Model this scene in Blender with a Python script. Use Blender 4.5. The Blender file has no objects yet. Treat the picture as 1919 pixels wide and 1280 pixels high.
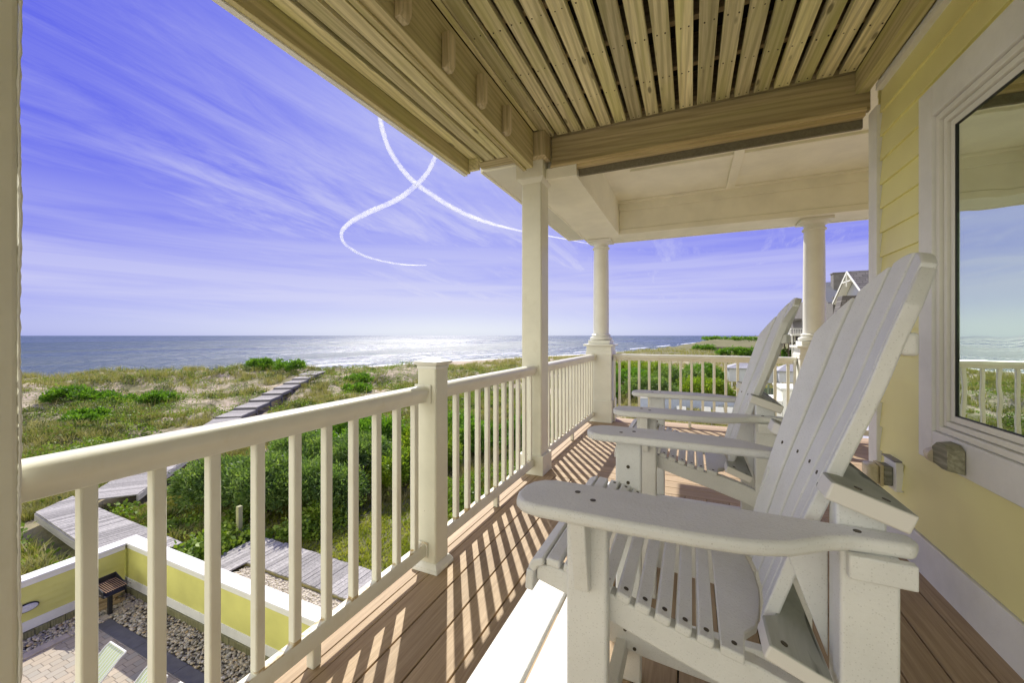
import bpy, bmesh, math, random
import numpy as np
from mathutils import Vector, Matrix
PI = math.pi
R = math.radians
random.seed(7)
rng = np.random.default_rng(11)
SC = bpy.context.scene
COL = SC.collection

# ------------------------------------------------------------------ camera
YAW = 24.3
cam = bpy.data.cameras.new('camera')
cam.sensor_width = 36.0
cam.lens = 36.0 * 745.0 / 1919.0
cam.shift_y = -11.0 / 1919.0
cam.clip_start = 0.02
cam.clip_end = 120000.0
camo = bpy.data.objects.new('camera', cam)
COL.objects.link(camo)
camo.location = (0, 0, 1.2)
camo.rotation_euler = (R(90), 0, R(YAW))
SC.camera = camo

# ------------------------------------------------------------------ light
SUN_AZ = 33.2       # degrees left of +Y
SUN_EL = 41.6
SC.view_settings.view_transform = 'Standard'
SC.view_settings.look = 'None'
SC.view_settings.gamma = 1.0
SC.view_settings.use_curve_mapping = False
SC.view_settings.exposure = 1.2
sl = bpy.data.lights.new('sun', 'SUN')
sl.energy = 2.8
sl.angle = R(0.5)
sl.color = (1.0, 0.95, 0.86)
so = bpy.data.objects.new('sun', sl)
COL.objects.link(so)
sd = Vector((-math.sin(R(SUN_AZ)) * math.cos(R(SUN_EL)), math.cos(R(SUN_AZ)) * math.cos(R(SUN_EL)), math.sin(R(SUN_EL))))
so.rotation_euler = sd.to_track_quat('Z', 'Y').to_euler()
so.location = (0, 0, 30)

w = bpy.data.worlds.new('World')
SC.world = w
w.use_nodes = True
nt = w.node_tree
nt.nodes.clear()
def N(t, typ, **kw):
    n = t.nodes.new(typ)
    for k, v in kw.items():
        setattr(n, k, v)
    return n
out = N(nt, 'ShaderNodeOutputWorld')
bg = N(nt, 'ShaderNodeBackground')
bg.inputs['Strength'].default_value = 0.15
sky = N(nt, 'ShaderNodeTexSky')
sky.sky_type = 'NISHITA'
sky.sun_disc = False
sky.sun_elevation = R(SUN_EL)
sky.sun_rotation = R(-SUN_AZ)
sky.altitude = 0
sky.air_density = 1.0
sky.dust_density = 0.6
sky.ozone_density = 3.0
tint = N(nt, 'ShaderNodeMix', data_type='RGBA', blend_type='MULTIPLY')
tint.inputs[0].default_value = 1.0
tint.inputs[7].default_value = (1.0, 1.0, 1.0, 1)
SKY_NODE = sky
# cirrus: wisps on a high horizontal layer, from the view direction
tc = N(nt, 'ShaderNodeTexCoord')
sx = N(nt, 'ShaderNodeSeparateXYZ')
nt.links.new(tc.outputs['Generated'], sx.inputs[0])
def M(t, op, a, b=None, c=None, clamp=False):
    n = N(t, 'ShaderNodeMath', operation=op)
    n.use_clamp = clamp
    for i, v in enumerate((a, b, c)):
        if v is None: continue
        if isinstance(v, (int, float)): n.inputs[i].default_value = v
        else: t.links.new(v, n.inputs[i])
    return n.outputs[0]
zc = M(nt, 'MAXIMUM', sx.outputs[2], 0.0)
zd = M(nt, 'ADD', zc, 0.12)
px = M(nt, 'DIVIDE', sx.outputs[0], zd)
py = M(nt, 'DIVIDE', sx.outputs[1], zd)
cx = N(nt, 'ShaderNodeCombineXYZ')
nt.links.new(px, cx.inputs[0]); nt.links.new(py, cx.inputs[1])
def mapping(t, src, loc=(0, 0, 0), rot=(0, 0, 0), sc=(1, 1, 1)):
    m = N(t, 'ShaderNodeMapping')
    m.inputs['Location'].default_value = loc
    m.inputs['Rotation'].default_value = rot
    m.inputs['Scale'].default_value = sc
    t.links.new(src, m.inputs[0])
    return m.outputs[0]
def noise(t, vec, scale, detail=4, rough=0.55, dist=0.0):
    n = N(t, 'ShaderNodeTexNoise')
    n.inputs['Scale'].default_value = scale
    n.inputs['Detail'].default_value = detail
    n.inputs['Roughness'].default_value = rough
    n.inputs['Distortion'].default_value = dist
    if vec is not None: t.links.new(vec, n.inputs['Vector'])
    return n.outputs[0]
def ramp(t, fac, stops, interp='LINEAR'):
    r = N(t, 'ShaderNodeValToRGB')
    r.color_ramp.interpolation = interp
    els = r.color_ramp.elements
    while len(els) < len(stops): els.new(0.5)
    for e, (p, c) in zip(els, stops):
        e.position = p
        e.color = tuple(c) + (1,) if len(c) == 3 else c
    t.links.new(fac, r.inputs[0])
    return r.outputs[0]
def mixc(t, fac, a, b, mode='MIX'):
    m = N(t, 'ShaderNodeMix', data_type='RGBA', blend_type=mode)
    for i, v in ((0, fac), (6, a), (7, b)):
        if isinstance(v, (int, float)): m.inputs[i].default_value = v
        elif isinstance(v, (tuple, list)): m.inputs[i].default_value = tuple(v) + (1,) if len(v) == 3 else v
        else: t.links.new(v, m.inputs[i])
    return m.outputs[2]
G1 = (0.0, 0.0, 0.0); G2 = (1, 1, 1)
streak = noise(nt, mapping(nt, cx.outputs[0], rot=(0, 0, R(0)), sc=(1.5, 0.36, 1)), 1.0, 9, 0.66, 1.5)
soft = noise(nt, mapping(nt, cx.outputs[0], loc=(3.1, 1.2, 0), sc=(0.6, 0.35, 1)), 0.9, 4, 0.5, 0.4)
fine = noise(nt, mapping(nt, cx.outputs[0], loc=(1.1, 7.2, 0), sc=(4.0, 0.9, 1)), 1.6, 9, 0.72, 0.8)
c1 = ramp(nt, streak, [(0.44, G1), (0.70, G2)])
c2 = ramp(nt, soft, [(0.34, G1), (0.58, G2)])
c3 = ramp(nt, fine, [(0.42, G1), (0.72, G2)])
cl = M(nt, 'ADD', M(nt, 'MULTIPLY', c1, c2), M(nt, 'MULTIPLY', M(nt, 'MULTIPLY', c3, c2), 0.8), clamp=True)
low = ramp(nt, sx.outputs[2], [(0.0, (0.15,) * 3), (0.05, (0.35,) * 3), (0.09, G2), (0.2, G2), (0.34, (0.7,) * 3), (0.7, (0.3,) * 3)])
cl = M(nt, 'MULTIPLY', cl, low, clamp=True)
bandn = noise(nt, mapping(nt, tc.outputs['Generated'], loc=(0, 0, 4), sc=(1.6, 1.2, 22)), 1.0, 5, 0.6, 0.5)
band = M(nt, 'MULTIPLY', ramp(nt, bandn, [(0.30, (0.1,) * 3), (0.55, G2)]), ramp(nt, sx.outputs[2], [(0.05, (0.1,) * 3), (0.085, G2), (0.17, (0.8,) * 3), (0.28, G1)]))
cl = M(nt, 'MAXIMUM', cl, M(nt, 'MULTIPLY', band, 0.95))
# the photograph holds the whole sky in range: each channel is compressed a little, bright parts most
ss = N(nt, 'ShaderNodeSeparateColor'); nt.links.new(sky.outputs[0], ss.inputs[0])
r1 = M(nt, 'MULTIPLY', M(nt, 'POWER', M(nt, 'MULTIPLY', ss.outputs[0], 0.159), 1.08), 0.180 / 0.15)
g1 = M(nt, 'ADD', M(nt, 'MULTIPLY', r1, 1.03), 0.05)
b0 = M(nt, 'MULTIPLY', ss.outputs[2], 0.171)
b1 = M(nt, 'ADD', M(nt, 'MULTIPLY', M(nt, 'DIVIDE', b0, M(nt, 'ADD', b0, 0.18)), 0.42 / 0.15), M(nt, 'MULTIPLY', r1, 0.12))
cb = N(nt, 'ShaderNodeCombineColor')
for q_, o_ in enumerate((r1, g1, b1)): nt.links.new(o_, cb.inputs[q_])
nt.links.new(cb.outputs[0], tint.inputs[6])
skyc = mixc(nt, M(nt, 'MULTIPLY', cl, 0.56), tint.outputs[2], (2.2, 2.2, 2.7))
# added fill: bright patch of sky behind the camera, unseen, lifts shaded faces
sky_fill = M(nt, 'MULTIPLY', ramp(nt, M(nt, 'ADD', M(nt, 'ADD', M(nt, 'MULTIPLY', sx.outputs[1], -0.47), M(nt, 'MULTIPLY', sx.outputs[0], -0.18)), 0.5), [(0.60, G1), (0.82, G2)]), ramp(nt, soft, [(0.2, (0.7,) * 3), (0.6, G2)]))
skyc = mixc(nt, sky_fill, skyc, (5.6, 5.5, 4.7))
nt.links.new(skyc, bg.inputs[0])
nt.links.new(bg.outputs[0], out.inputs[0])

# ------------------------------------------------------------------ materials
def newmat(name):
    m = bpy.data.materials.new(name)
    m.use_nodes = True
    t = m.node_tree
    b = t.nodes['Principled BSDF']
    return m, t, b
def objco(t):
    return N(t, 'ShaderNodeTexCoord').outputs['Object']
def island(t):
    return N(t, 'ShaderNodeNewGeometry').outputs['Random Per Island']
def bump(t, b, h, strength=0.3, dist=0.01):
    n = N(t, 'ShaderNodeBump')
    n.inputs['Strength'].default_value = strength
    n.inputs['Distance'].default_value = dist
    t.links.new(h, n.inputs['Height'])
    t.links.new(n.outputs[0], b.inputs['Normal'])
def painted(name, c, rough=0.45, var=0.06, dirt=None, bsc=60, bstr=0.12, spec=0.4):
    m, t, b = newmat(name)
    co = objco(t)
    n = noise(t, co, 3.0, 5, 0.6)
    d = tuple(x * (1 - var * 2.2) for x in c)
    l = tuple(min(0.92, x * (1 + var * 0.6)) for x in c)
    col = ramp(t, n, [(0.3, d), (0.62, l)])
    if dirt:
        n2 = noise(t, mapping(t, co, sc=(1, 1, 0.5)), 9.0, 6, 0.7)
        col = mixc(t, ramp(t, n2, [(0.56, G1), (0.80, (0.55,) * 3)]), col, dirt)
    t.links.new(col, b.inputs['Base Color'])
    b.inputs['Roughness'].default_value = rough
    b.inputs['Specular IOR Level'].default_value = spec
    bump(t, b, noise(t, co, bsc, 3, 0.6), bstr, 0.003)
    return m
def wood(name, c1, c2, axis=1, dark=None, rough=0.75, grain=26, along=0.7, green=None, bstr=0.35, island_var=0.35, spec=0.25, knots=False, fig=0.34):
    m, t, b = newmat(name)
    co = objco(t)
    sc = [grain] * 3
    sc[axis] = along
    isl = island(t)
    off = N(t, 'ShaderNodeCombineXYZ')
    mo = M(t, 'MULTIPLY', isl, 37.0)
    for i in range(3): t.links.new(mo, off.inputs[i])
    va = N(t, 'ShaderNodeVectorMath', operation='ADD')
    t.links.new(co, va.inputs[0]); t.links.new(off.outputs[0], va.inputs[1])
    v = va.outputs[0]
    g = noise(t, mapping(t, v, sc=tuple(sc)), 1.0, 6, 0.65, 0.35)
    sc2 = [4.0] * 3; sc2[axis] = 0.55
    g2 = noise(t, mapping(t, v, sc=tuple(sc2)), 1.0, 4, 0.6, 1.2)
    col = ramp(t, g, [(0.32, c1), (0.66, c2)])
    w2 = N(t, 'ShaderNodeTexWave')
    w2.wave_type = 'BANDS'
    w2.bands_direction = 'DIAGONAL'
    sc3 = [7.0] * 3; sc3[axis] = 0.35
    t.links.new(mapping(t, v, sc=tuple(sc3)), w2.inputs['Vector'])
    w2.inputs['Scale'].default_value = 2.2
    w2.inputs['Distortion'].default_value = 7.0
    w2.inputs['Detail'].default_value = 3.0
    w2.inputs['Detail Scale'].default_value = 0.8
    if dark is None: dark = tuple(x * 0.6 for x in c1)
    col = mixc(t, M(t, 'MULTIPLY', ramp(t, w2.outputs[0], [(0.50, G1), (0.92, G2)]), fig), col, dark)
    if green:
        col = mixc(t, ramp(t, g2, [(0.46, G1), (0.70, (0.55,) * 3)]), col, green)
    if knots:
        vo = N(t, 'ShaderNodeTexVoronoi')
        sk = [11.0] * 3; sk[axis] = 3.2
        t.links.new(mapping(t, v, sc=tuple(sk)), vo.inputs['Vector'])
        vo.inputs['Scale'].default_value = 1.0
        col = mixc(t, ramp(t, vo.outputs['Distance'], [(0.09, (0.85,) * 3), (0.16, G1)]), col, tuple(x * 0.35 for x in c1))
    br = M(t, 'ADD', M(t, 'MULTIPLY', isl, island_var), 1 - island_var * 0.5)
    hsv = N(t, 'ShaderNodeHueSaturation')
    t.links.new(col, hsv.inputs['Color']); t.links.new(br, hsv.inputs['Value'])
    t.links.new(hsv.outputs[0], b.inputs['Base Color'])
    b.inputs['Roughness'].default_value = rough
    b.inputs['Specular IOR Level'].default_value = spec
    bump(t, b, g, bstr, 0.004)
    return m
MT = {}
MT['white'] = painted('white_paint', (0.82, 0.82, 0.74), 0.42, 0.04, None, 40, 0.06)
MT['cream'] = painted('cream_paint', (0.81, 0.80, 0.66), 0.38, 0.05, (0.66, 0.63, 0.46), 30, 0.05)
MT['ceil'] = painted('ceiling_paint', (0.89, 0.87, 0.72), 0.6, 0.04, None, 25, 0.08)
MT['chair'] = painted('chair_plastic', (0.76, 0.765, 0.74), 0.5, 0.06, (0.60, 0.59, 0.53), 170, 0.45)
MT['trim'] = painted('rough_trim', (0.83, 0.83, 0.79), 0.55, 0.05, (0.68, 0.68, 0.63), 75, 0.5)
MT['vinyl'] = painted('vinyl_rail', (0.83, 0.82, 0.70), 0.28, 0.04, (0.66, 0.61, 0.42), 14, 0.04, 0.5)
def add_stain(m, z0, z1, c, amt):
    t = m.node_tree; b = t.nodes['Principled BSDF']
    src = b.inputs['Base Color'].links[0].from_socket
    co = objco(t); sz_ = N(t, 'ShaderNodeSeparateXYZ'); t.links.new(co, sz_.inputs[0])
    lo = M(t, 'GREATER_THAN', sz_.outputs[2], z0); hi = M(t, 'LESS_THAN', sz_.outputs[2], z1)
    nn = ramp(t, noise(t, co, 23.0, 3, 0.6), [(0.50, G1), (0.62, G2)])
    f = M(t, 'MULTIPLY', M(t, 'MULTIPLY', lo, hi), M(t, 'MULTIPLY', nn, amt))
    t.links.new(mixc(t, f, src, c), b.inputs['Base Color'])
add_stain(MT['vinyl'], 0.136, 0.149, (0.45, 0.30, 0.08), 0.8)
def add_specks(m, sc_, thr, c, amt):
    t = m.node_tree; b = t.nodes['Principled BSDF']
    src = b.inputs['Base Color'].links[0].from_socket
    vo = N(t, 'ShaderNodeTexVoronoi'); vo.inputs['Scale'].default_value = sc_
    t.links.new(objco(t), vo.inputs['Vector'])
    sc2_ = N(t, 'ShaderNodeSeparateColor'); t.links.new(vo.outputs['Color'], sc2_.inputs[0])
    f = M(t, 'MULTIPLY', M(t, 'MULTIPLY', M(t, 'LESS_THAN', vo.outputs['Distance'], thr), M(t, 'GREATER_THAN', sc2_.outputs[0], 0.72)), amt)
    t.links.new(mixc(t, f, src, c), b.inputs['Base Color'])
add_specks(MT['chair'], 30, 0.045, (0.34, 0.31, 0.25), 0.5)
add_specks(MT['chair'], 260, 0.30, (0.56, 0.56, 0.53), 0.6)
add_specks(MT['vinyl'], 16, 0.05, (0.35, 0.3, 0.18), 0.6)
add_specks(MT['cream'], 12, 0.04, (0.35, 0.3, 0.18), 0.6)
MT['deck'] = wood('deck_composite_y', (0.33, 0.235, 0.14), (0.49, 0.37, 0.235), 1, rough=0.62, grain=85, along=2.4, bstr=0.6, island_var=0.26, fig=0.10)
MT['deckx'] = wood('deck_composite_x', (0.33, 0.235, 0.14), (0.49, 0.37, 0.235), 0, rough=0.62, grain=85, along=2.4, bstr=0.6, island_var=0.26, fig=0.10)
MT['slat'] = wood('treated_pine_y', (0.52, 0.47, 0.25), (0.80, 0.73, 0.45), 1, green=(0.52, 0.53, 0.16), island_var=0.75, grain=60, along=1.6, knots=True, fig=0.42)
MT['pinex'] = wood('treated_pine_x', (0.34, 0.28, 0.145), (0.55, 0.465, 0.27), 0, green=(0.42, 0.40, 0.16), island_var=0.15, grain=30, along=0.8, fig=0.38)
MT['piney'] = wood('treated_pine_beam', (0.44, 0.38, 0.19), (0.66, 0.58, 0.33), 1, green=(0.48, 0.48, 0.15), island_var=0.2, grain=30, along=0.8)
MT['pinez'] = wood('treated_pine_z', (0.42, 0.35, 0.19), (0.62, 0.53, 0.33), 2, island_var=0.3, grain=40, along=1.5)
MT['grey'] = wood('grey_boards', (0.30, 0.285, 0.27), (0.50, 0.48, 0.455), 0, rough=0.85, grain=30, along=0.8, island_var=0.4)
MT['greyd'] = wood('grey_weathered_block', (0.17, 0.175, 0.13), (0.36, 0.36, 0.30), 0, rough=0.85, grain=55, along=4, island_var=0.1)
MT['post'] = wood('green_post', (0.34, 0.34, 0.17), (0.50, 0.48, 0.28), 2, grain=40, along=1.2)
MT['log'] = wood('edging_log', (0.17, 0.17, 0.08), (0.30, 0.28, 0.15), 2, grain=30, along=2)
def simple(name, c, rough=0.5, metal=0.0, spec=0.5, bsc=None):
    m, t, b = newmat(name)
    b.inputs['Base Color'].default_value = tuple(c) + (1,)
    b.inputs['Roughness'].default_value = rough
    b.inputs['Metallic'].default_value = metal
    b.inputs['Specular IOR Level'].default_value = spec
    n = noise(t, objco(t), bsc or 30, 4, 0.6)
    col = ramp(t, n, [(0.3, tuple(x * 0.8 for x in c)), (0.7, tuple(min(0.95, x * 1.12) for x in c))])
    t.links.new(col, b.inputs['Base Color'])
    return m
MT['screw'] = simple('screw_steel', (0.09, 0.075, 0.05), 0.5, 0.6)
MT['rust'] = simple('rusty_iron', (0.13, 0.105, 0.085), 0.7, 0.1)
MT['black'] = simple('black_paint', (0.02, 0.02, 0.022), 0.5)
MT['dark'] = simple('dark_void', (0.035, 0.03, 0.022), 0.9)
MT['slate'] = simple('slate_border', (0.115, 0.115, 0.125), 0.7, bsc=8)
MT['kerb'] = simple('tan_kerb', (0.50, 0.43, 0.34), 0.8, bsc=8)
MT['lens'] = simple('frosted_lens', (0.62, 0.62, 0.66), 0.25)
MT['shingle_grey'] = None
# siding: painted lap board with faint wood texture and blotches
def siding_mat(name, c):
    m, t, b = newmat(name)
    co = objco(t)
    n = noise(t, co, 1.6, 3, 0.5)
    col = ramp(t, n, [(0.32, tuple(x * 0.88 for x in c)), (0.68, tuple(min(0.9, x * 1.06) for x in c))])
    t.links.new(col, b.inputs['Base Color'])
    b.inputs['Roughness'].default_value = 0.5
    b.inputs['Specular IOR Level'].default_value = 0.35
    bump(t, b, noise(t, mapping(t, co, sc=(6, 6, 90)), 1.0, 5, 0.6, 0.5), 0.16, 0.003)
    return m
MT['siding'] = siding_mat('yellow_siding', (0.88, 0.81, 0.37))
MT['fsiding'] = siding_mat('bright_yellow_siding', (0.70, 0.68, 0.20))
def leafmat(name, cols, rough=0.55, trans=0.35):
    m = bpy.data.materials.new(name)
    m.use_nodes = True
    t = m.node_tree
    t.nodes.clear()
    o = N(t, 'ShaderNodeOutputMaterial')
    isl = island(t)
    co = objco(t)
    n = noise(t, co, 1.3, 3, 0.6)
    f = M(t, 'ADD', M(t, 'MULTIPLY', isl, 0.5), M(t, 'MULTIPLY', ramp(t, n, [(0.3, G1), (0.7, G2)]), 0.5))
    col = ramp(t, f, [(i / (len(cols) - 1), c) for i, c in enumerate(cols)])
    d = N(t, 'ShaderNodeBsdfPrincipled')
    d.inputs['Roughness'].default_value = rough
    d.inputs['Specular IOR Level'].default_value = 0.3
    tr = N(t, 'ShaderNodeBsdfTranslucent')
    bc = mixc(t, 0.5, col, (1, 1, 1), 'MULTIPLY')
    t.links.new(col, d.inputs['Base Color'])
    tcx = mixc(t, 1.0, col, (1.5, 1.6, 0.6), 'MULTIPLY')
    t.links.new(tcx, tr.inputs['Color'])
    mx = N(t, 'ShaderNodeMixShader')
    mx.inputs[0].default_value = trans
    t.links.new(d.outputs[0], mx.inputs[1]); t.links.new(tr.outputs[0], mx.inputs[2])
    t.links.new(mx.outputs[0], o.inputs[0])
    return m
MT['juniper'] = leafmat('juniper_leaf', [(0.04, 0.085, 0.03), (0.09, 0.155, 0.045), (0.18, 0.27, 0.075), (0.32, 0.39, 0.12)])
MT['myrtle'] = leafmat('myrtle_leaf', [(0.06, 0.11, 0.015), (0.13, 0.21, 0.02), (0.23, 0.31, 0.03), (0.34, 0.37, 0.04)])
MT['hedge'] = leafmat('hedge_leaf', [(0.04, 0.09, 0.015), (0.08, 0.18, 0.02), (0.15, 0.28, 0.03), (0.24, 0.35, 0.045)])
MT['vine'] = leafmat('vine_leaf', [(0.06, 0.12, 0.015), (0.13, 0.22, 0.02), (0.24, 0.34, 0.04), (0.36, 0.41, 0.07)], trans=0.2)
MT['dry'] = leafmat('dry_grass', [(0.11, 0.13, 0.03), (0.24, 0.25, 0.07), (0.40, 0.36, 0.15), (0.58, 0.51, 0.30)], trans=0.18)
MT['lawn'] = leafmat('lawn_blade', [(0.12, 0.15, 0.02), (0.22, 0.26, 0.03), (0.33, 0.35, 0.05), (0.44, 0.39, 0.11)], trans=0.4)
MT['twig'] = simple('twig_bark', (0.12, 0.09, 0.065), 0.9)

# ------------------------------------------------------------------ mesh helpers
class MB:
    def __init__(s): s.v = []; s.f = []
    def add(s, vs, fs):
        o = len(s.v)
        s.v += [tuple(q) for q in vs]
        s.f += [tuple(i + o for i in f) for f in fs]
        return s
    def box(s, x0, x1, y0, y1, z0, z1):
        vs = [(x, y, z) for z in (z0, z1) for y in (y0, y1) for x in (x0, x1)]
        return s.add(vs, [(0, 2, 3, 1), (4, 5, 7, 6), (0, 1, 5, 4), (2, 6, 7, 3), (0, 4, 6, 2), (1, 3, 7, 5)])
    def prism(s, poly, axis, a0, a1):
        # poly: list of 2-tuples in the plane of the two other axes (in xyz order)
        def P(p, a):
            q = list(p); q.insert(axis, a); return tuple(q)
        n = len(poly)
        vs = [P(p, a0) for p in poly] + [P(p, a1) for p in poly]
        fs = [tuple(range(n)), tuple(range(2 * n - 1, n - 1, -1))]
        fs += [(i, i + n, (i + 1) % n + n, (i + 1) % n) for i in range(n)]
        return s.add(vs, fs)
    def lathe(s, cx, cy, prof, n=32):
        o = len(s.v); m = len(prof)
        vs = [(cx + r * math.cos(2 * PI * k / n), cy + r * math.sin(2 * PI * k / n), z) for r, z in prof for k in range(n)]
        fs = [(i * n + k, i * n + (k + 1) % n, (i + 1) * n + (k + 1) % n, (i + 1) * n + k) for i in range(m - 1) for k in range(n)]
        fs += [tuple(range(n))[::-1], tuple((m - 1) * n + k for k in range(n))]
        return s.add(vs, fs)
    def tube(s, pts, r, n=8):
        pts = [Vector(p) for p in pts]
        rs = r if isinstance(r, (list, tuple)) else [r] * len(pts)
        vs = []
        for i, p in enumerate(pts):
            d = (pts[min(i + 1, len(pts) - 1)] - pts[max(i - 1, 0)]).normalized()
            a = d.orthogonal().normalized() if abs(d.z) > 0.95 else d.cross(Vector((0, 0, 1))).normalized()
            b = d.cross(a)
            for k in range(n):
                t = 2 * PI * k / n
                vs.append(p + (a * math.cos(t) + b * math.sin(t)) * rs[i])
        m = len(pts)
        fs = [(i * n + k, i * n + (k + 1) % n, (i + 1) * n + (k + 1) % n, (i + 1) * n + k) for i in range(m - 1) for k in range(n)]
        fs += [tuple(range(n))[::-1], tuple((m - 1) * n + k for k in range(n))]
        return s.add(vs, fs)
    def bar(s, p, q, w, h):
        # rectangular bar from p to q (centre line), w horizontal, h the other way
        p = Vector(p); q = Vector(q); d = (q - p).normalized()
        a = d.cross(Vector((0, 0, 1)))
        a = Vector((1, 0, 0)) if a.length < 1e-4 else a.normalized()
        b = a.cross(d).normalized()
        vs = [c + a * sx_ * w / 2 + b * sy_ * h / 2 for c in (p, q) for sx_, sy_ in ((-1, -1), (1, -1), (1, 1), (-1, 1))]
        return s.add(vs, [(0, 1, 2, 3), (7, 6, 5, 4), (0, 4, 5, 1), (1, 5, 6, 2), (2, 6, 7, 3), (3, 7, 4, 0)])
def base(o):
    v = Vector((0, 0, 0))
    while o is not None:
        v += o.location
        o = o.parent
    return v
def obj(name, mb, mat, parent=None, bevel=0.0, smooth=False, local=False, seg=2):
    me = bpy.data.meshes.new(name)
    off = Vector((0, 0, 0)) if (local or parent is None) else base(parent)
    me.from_pydata([(x - off.x, y - off.y, z - off.z) for x, y, z in mb.v], [], mb.f)
    bm = bmesh.new(); bm.from_mesh(me)
    bmesh.ops.recalc_face_normals(bm, faces=bm.faces)
    bm.to_mesh(me); bm.free()
    if isinstance(mat, str): mat = MT[mat]
    me.materials.append(mat)
    if smooth:
        for p in me.polygons: p.use_smooth = True
    o = bpy.data.objects.new(name, me)
    COL.objects.link(o)
    if parent is not None: o.parent = parent
    if bevel > 0:
        md = o.modifiers.new('bevel', 'BEVEL')
        md.width = bevel; md.segments = seg; md.limit_method = 'ANGLE'; md.angle_limit = R(40)
        md.harden_normals = False
        for p in me.polygons: p.use_smooth = True
        me.set_sharp_from_angle(angle=R(50)) if hasattr(me, 'set_sharp_from_angle') else None
    elif smooth and hasattr(me, 'set_sharp_from_angle'):
        me.set_sharp_from_angle(angle=R(40))
    return o
def fastmesh(name, V, F, mat, parent=None, mats=None):
    me = bpy.data.meshes.new(name)
    off = np.array(base(parent)) if parent is not None else np.zeros(3)
    V = np.asarray(V, dtype=np.float64) - off
    F = np.asarray(F, dtype=np.int32)
    k = F.shape[1]
    me.vertices.add(len(V)); me.vertices.foreach_set('co', V.astype(np.float32).ravel())
    me.loops.add(F.size); me.loops.foreach_set('vertex_index', F.ravel())
    me.polygons.add(len(F))
    me.polygons.foreach_set('loop_start', np.arange(0, F.size, k, dtype=np.int32))
    me.polygons.foreach_set('loop_total', np.full(len(F), k, dtype=np.int32))
    me.update(calc_edges=True)
    me.validate()
    if isinstance(mat, str): mat = MT[mat]
    me.materials.append(mat)
    o = bpy.data.objects.new(name, me)
    COL.objects.link(o)
    if parent is not None: o.parent = parent
    return o
def tag(o, label=None, cat=None, group=None, kind=None):
    if label: o['label'] = label
    if cat: o['category'] = cat
    if group: o['group'] = group
    if kind: o['kind'] = kind
    return o
def thing(name, label, cat, loc=(0, 0, 0), group=None):
    o = bpy.data.objects.new(name, None)
    o.empty_display_size = 0.1
    o.location = loc
    COL.objects.link(o)
    return tag(o, label, cat, group)
def copy_tree(o, parent=None):
    c = o.copy(); COL.objects.link(c); c.parent = parent
    for ch in list(o.children): copy_tree(ch, c)
    return c

# ------------------------------------------------------------------ terrain
G = -4.8
SEA = -8.3
def vnoise(x, y, seed=0):
    xi = np.floor(x).astype(np.int64); yi = np.floor(y).astype(np.int64)
    xf = x - xi; yf = y - yi
    def h(a, b):
        n = (a * 374761393 + b * 668265263 + seed * 2147483647) & 0xffffffff
        n = ((n ^ (n >> 13)) * 1274126177) & 0xffffffff
        return ((n ^ (n >> 16)) & 0xffff) / 65535.0
    u = xf * xf * (3 - 2 * xf); v = yf * yf * (3 - 2 * yf)
    return (h(xi, yi) * (1 - u) + h(xi + 1, yi) * u) * (1 - v) + (h(xi, yi + 1) * (1 - u) + h(xi + 1, yi + 1) * u) * v
def fbm(x, y, octs=4, seed=0):
    a = 0.5; s = 0; t = 0
    for i in range(octs):
        s = s + a * vnoise(x * 2 ** i, y * 2 ** i, seed + i); t += a; a *= 0.5
    return s / t
CY = np.array([-400, -40, 0, 19, 30, 38, 48, 60, 115, 160, 365, 800, 1600, 4000, 9000.])
CX = np.array([-150, -86, -78, -71, -56, -47, -40, -32, -19, -9, 14, 66, 160, 480, 1300.])
CZ = np.array([-3.4, -3.4, -3.4, -3.45, -3.45, -3.4, -3.9, -3.9, -3.9, -3.8, -2.8, -1.2, -2.4, -4.0, -4.0])
WY = np.array([-400, 0, 70, 110, 230, 311, 700, 1500, 3000, 9000.])
WX = np.array([-190, -118, -95, -85, -36, -16, 48, 135, 310, 1220.])
def smooth01(t):
    t = np.clip(t, 0, 1); return t * t * (3 - 2 * t)
def terrain(x, y):
    x = np.asarray(x, float); y = np.asarray(y, float)
    cxx = np.interp(y, CY, CX); cz = np.interp(y, CY, CZ); wx = np.interp(y, WY, WX)
    s = x - cxx                      # landward of the crest > 0
    n1 = fbm(x * 0.11, y * 0.11, 4, 3) - 0.5
    n2 = fbm(x * 0.45 + 7, y * 0.45, 3, 9) - 0.5
    n3 = fbm(x * 0.02, y * 0.02, 3, 21) - 0.5
    land = G + (cz - G) * (1 - smooth01(s / 34.0))
    r = np.hypot(x, y)
    amp = smooth01((r - 17) / 16.0)
    land = land + amp * (n1 * 2.0 + n2 * 1.0) + smooth01((r - 80) / 200) * n3 * 3.0
    # yard stays level
    beach0 = cz - 0.6
    wl = wx - cxx                    # negative
    tt = np.clip(s / np.minimum(wl, -8), 0, 3)
    sea = -6.6 - 1.7 * np.clip((tt - 0.35) / 0.65, 0, 3)
    drop = smooth01(tt / 0.3)
    zz = np.where(s > 0, land, (cz + amp * (n1 * 1.5 + n2 * 0.9)) * (1 - drop) + sea * drop)
    return np.maximum(zz, SEA - 6)
ang = np.radians(np.concatenate([np.linspace(-46, 100, 520), np.linspace(101, 313, 50)]))
rad = np.concatenate([[0.0], np.geomspace(3, 9000, 400)])
A, RR = np.meshgrid(ang, rad)
X = -np.sin(A) * RR; Y = np.cos(A) * RR
Z = terrain(X, Y)
# patio and house footprint are cut a little lower so that their own sheets lie on top
inp = ((X > -12.3) & (Y < 5.2) & (X < 6) & (Y > -30))
Z = np.where(inp, G - 0.12, Z)
V = np.stack([X, Y, Z], -1).reshape(-1, 3)
na = len(ang); nr = len(rad)
i, j = np.meshgrid(np.arange(nr - 1), np.arange(na), indexing='ij')
j2 = (j + 1) % na
F = np.stack([i * na + j, (i + 1) * na + j, (i + 1) * na + j2, i * na + j2], -1).reshape(-1, 4)
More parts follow.
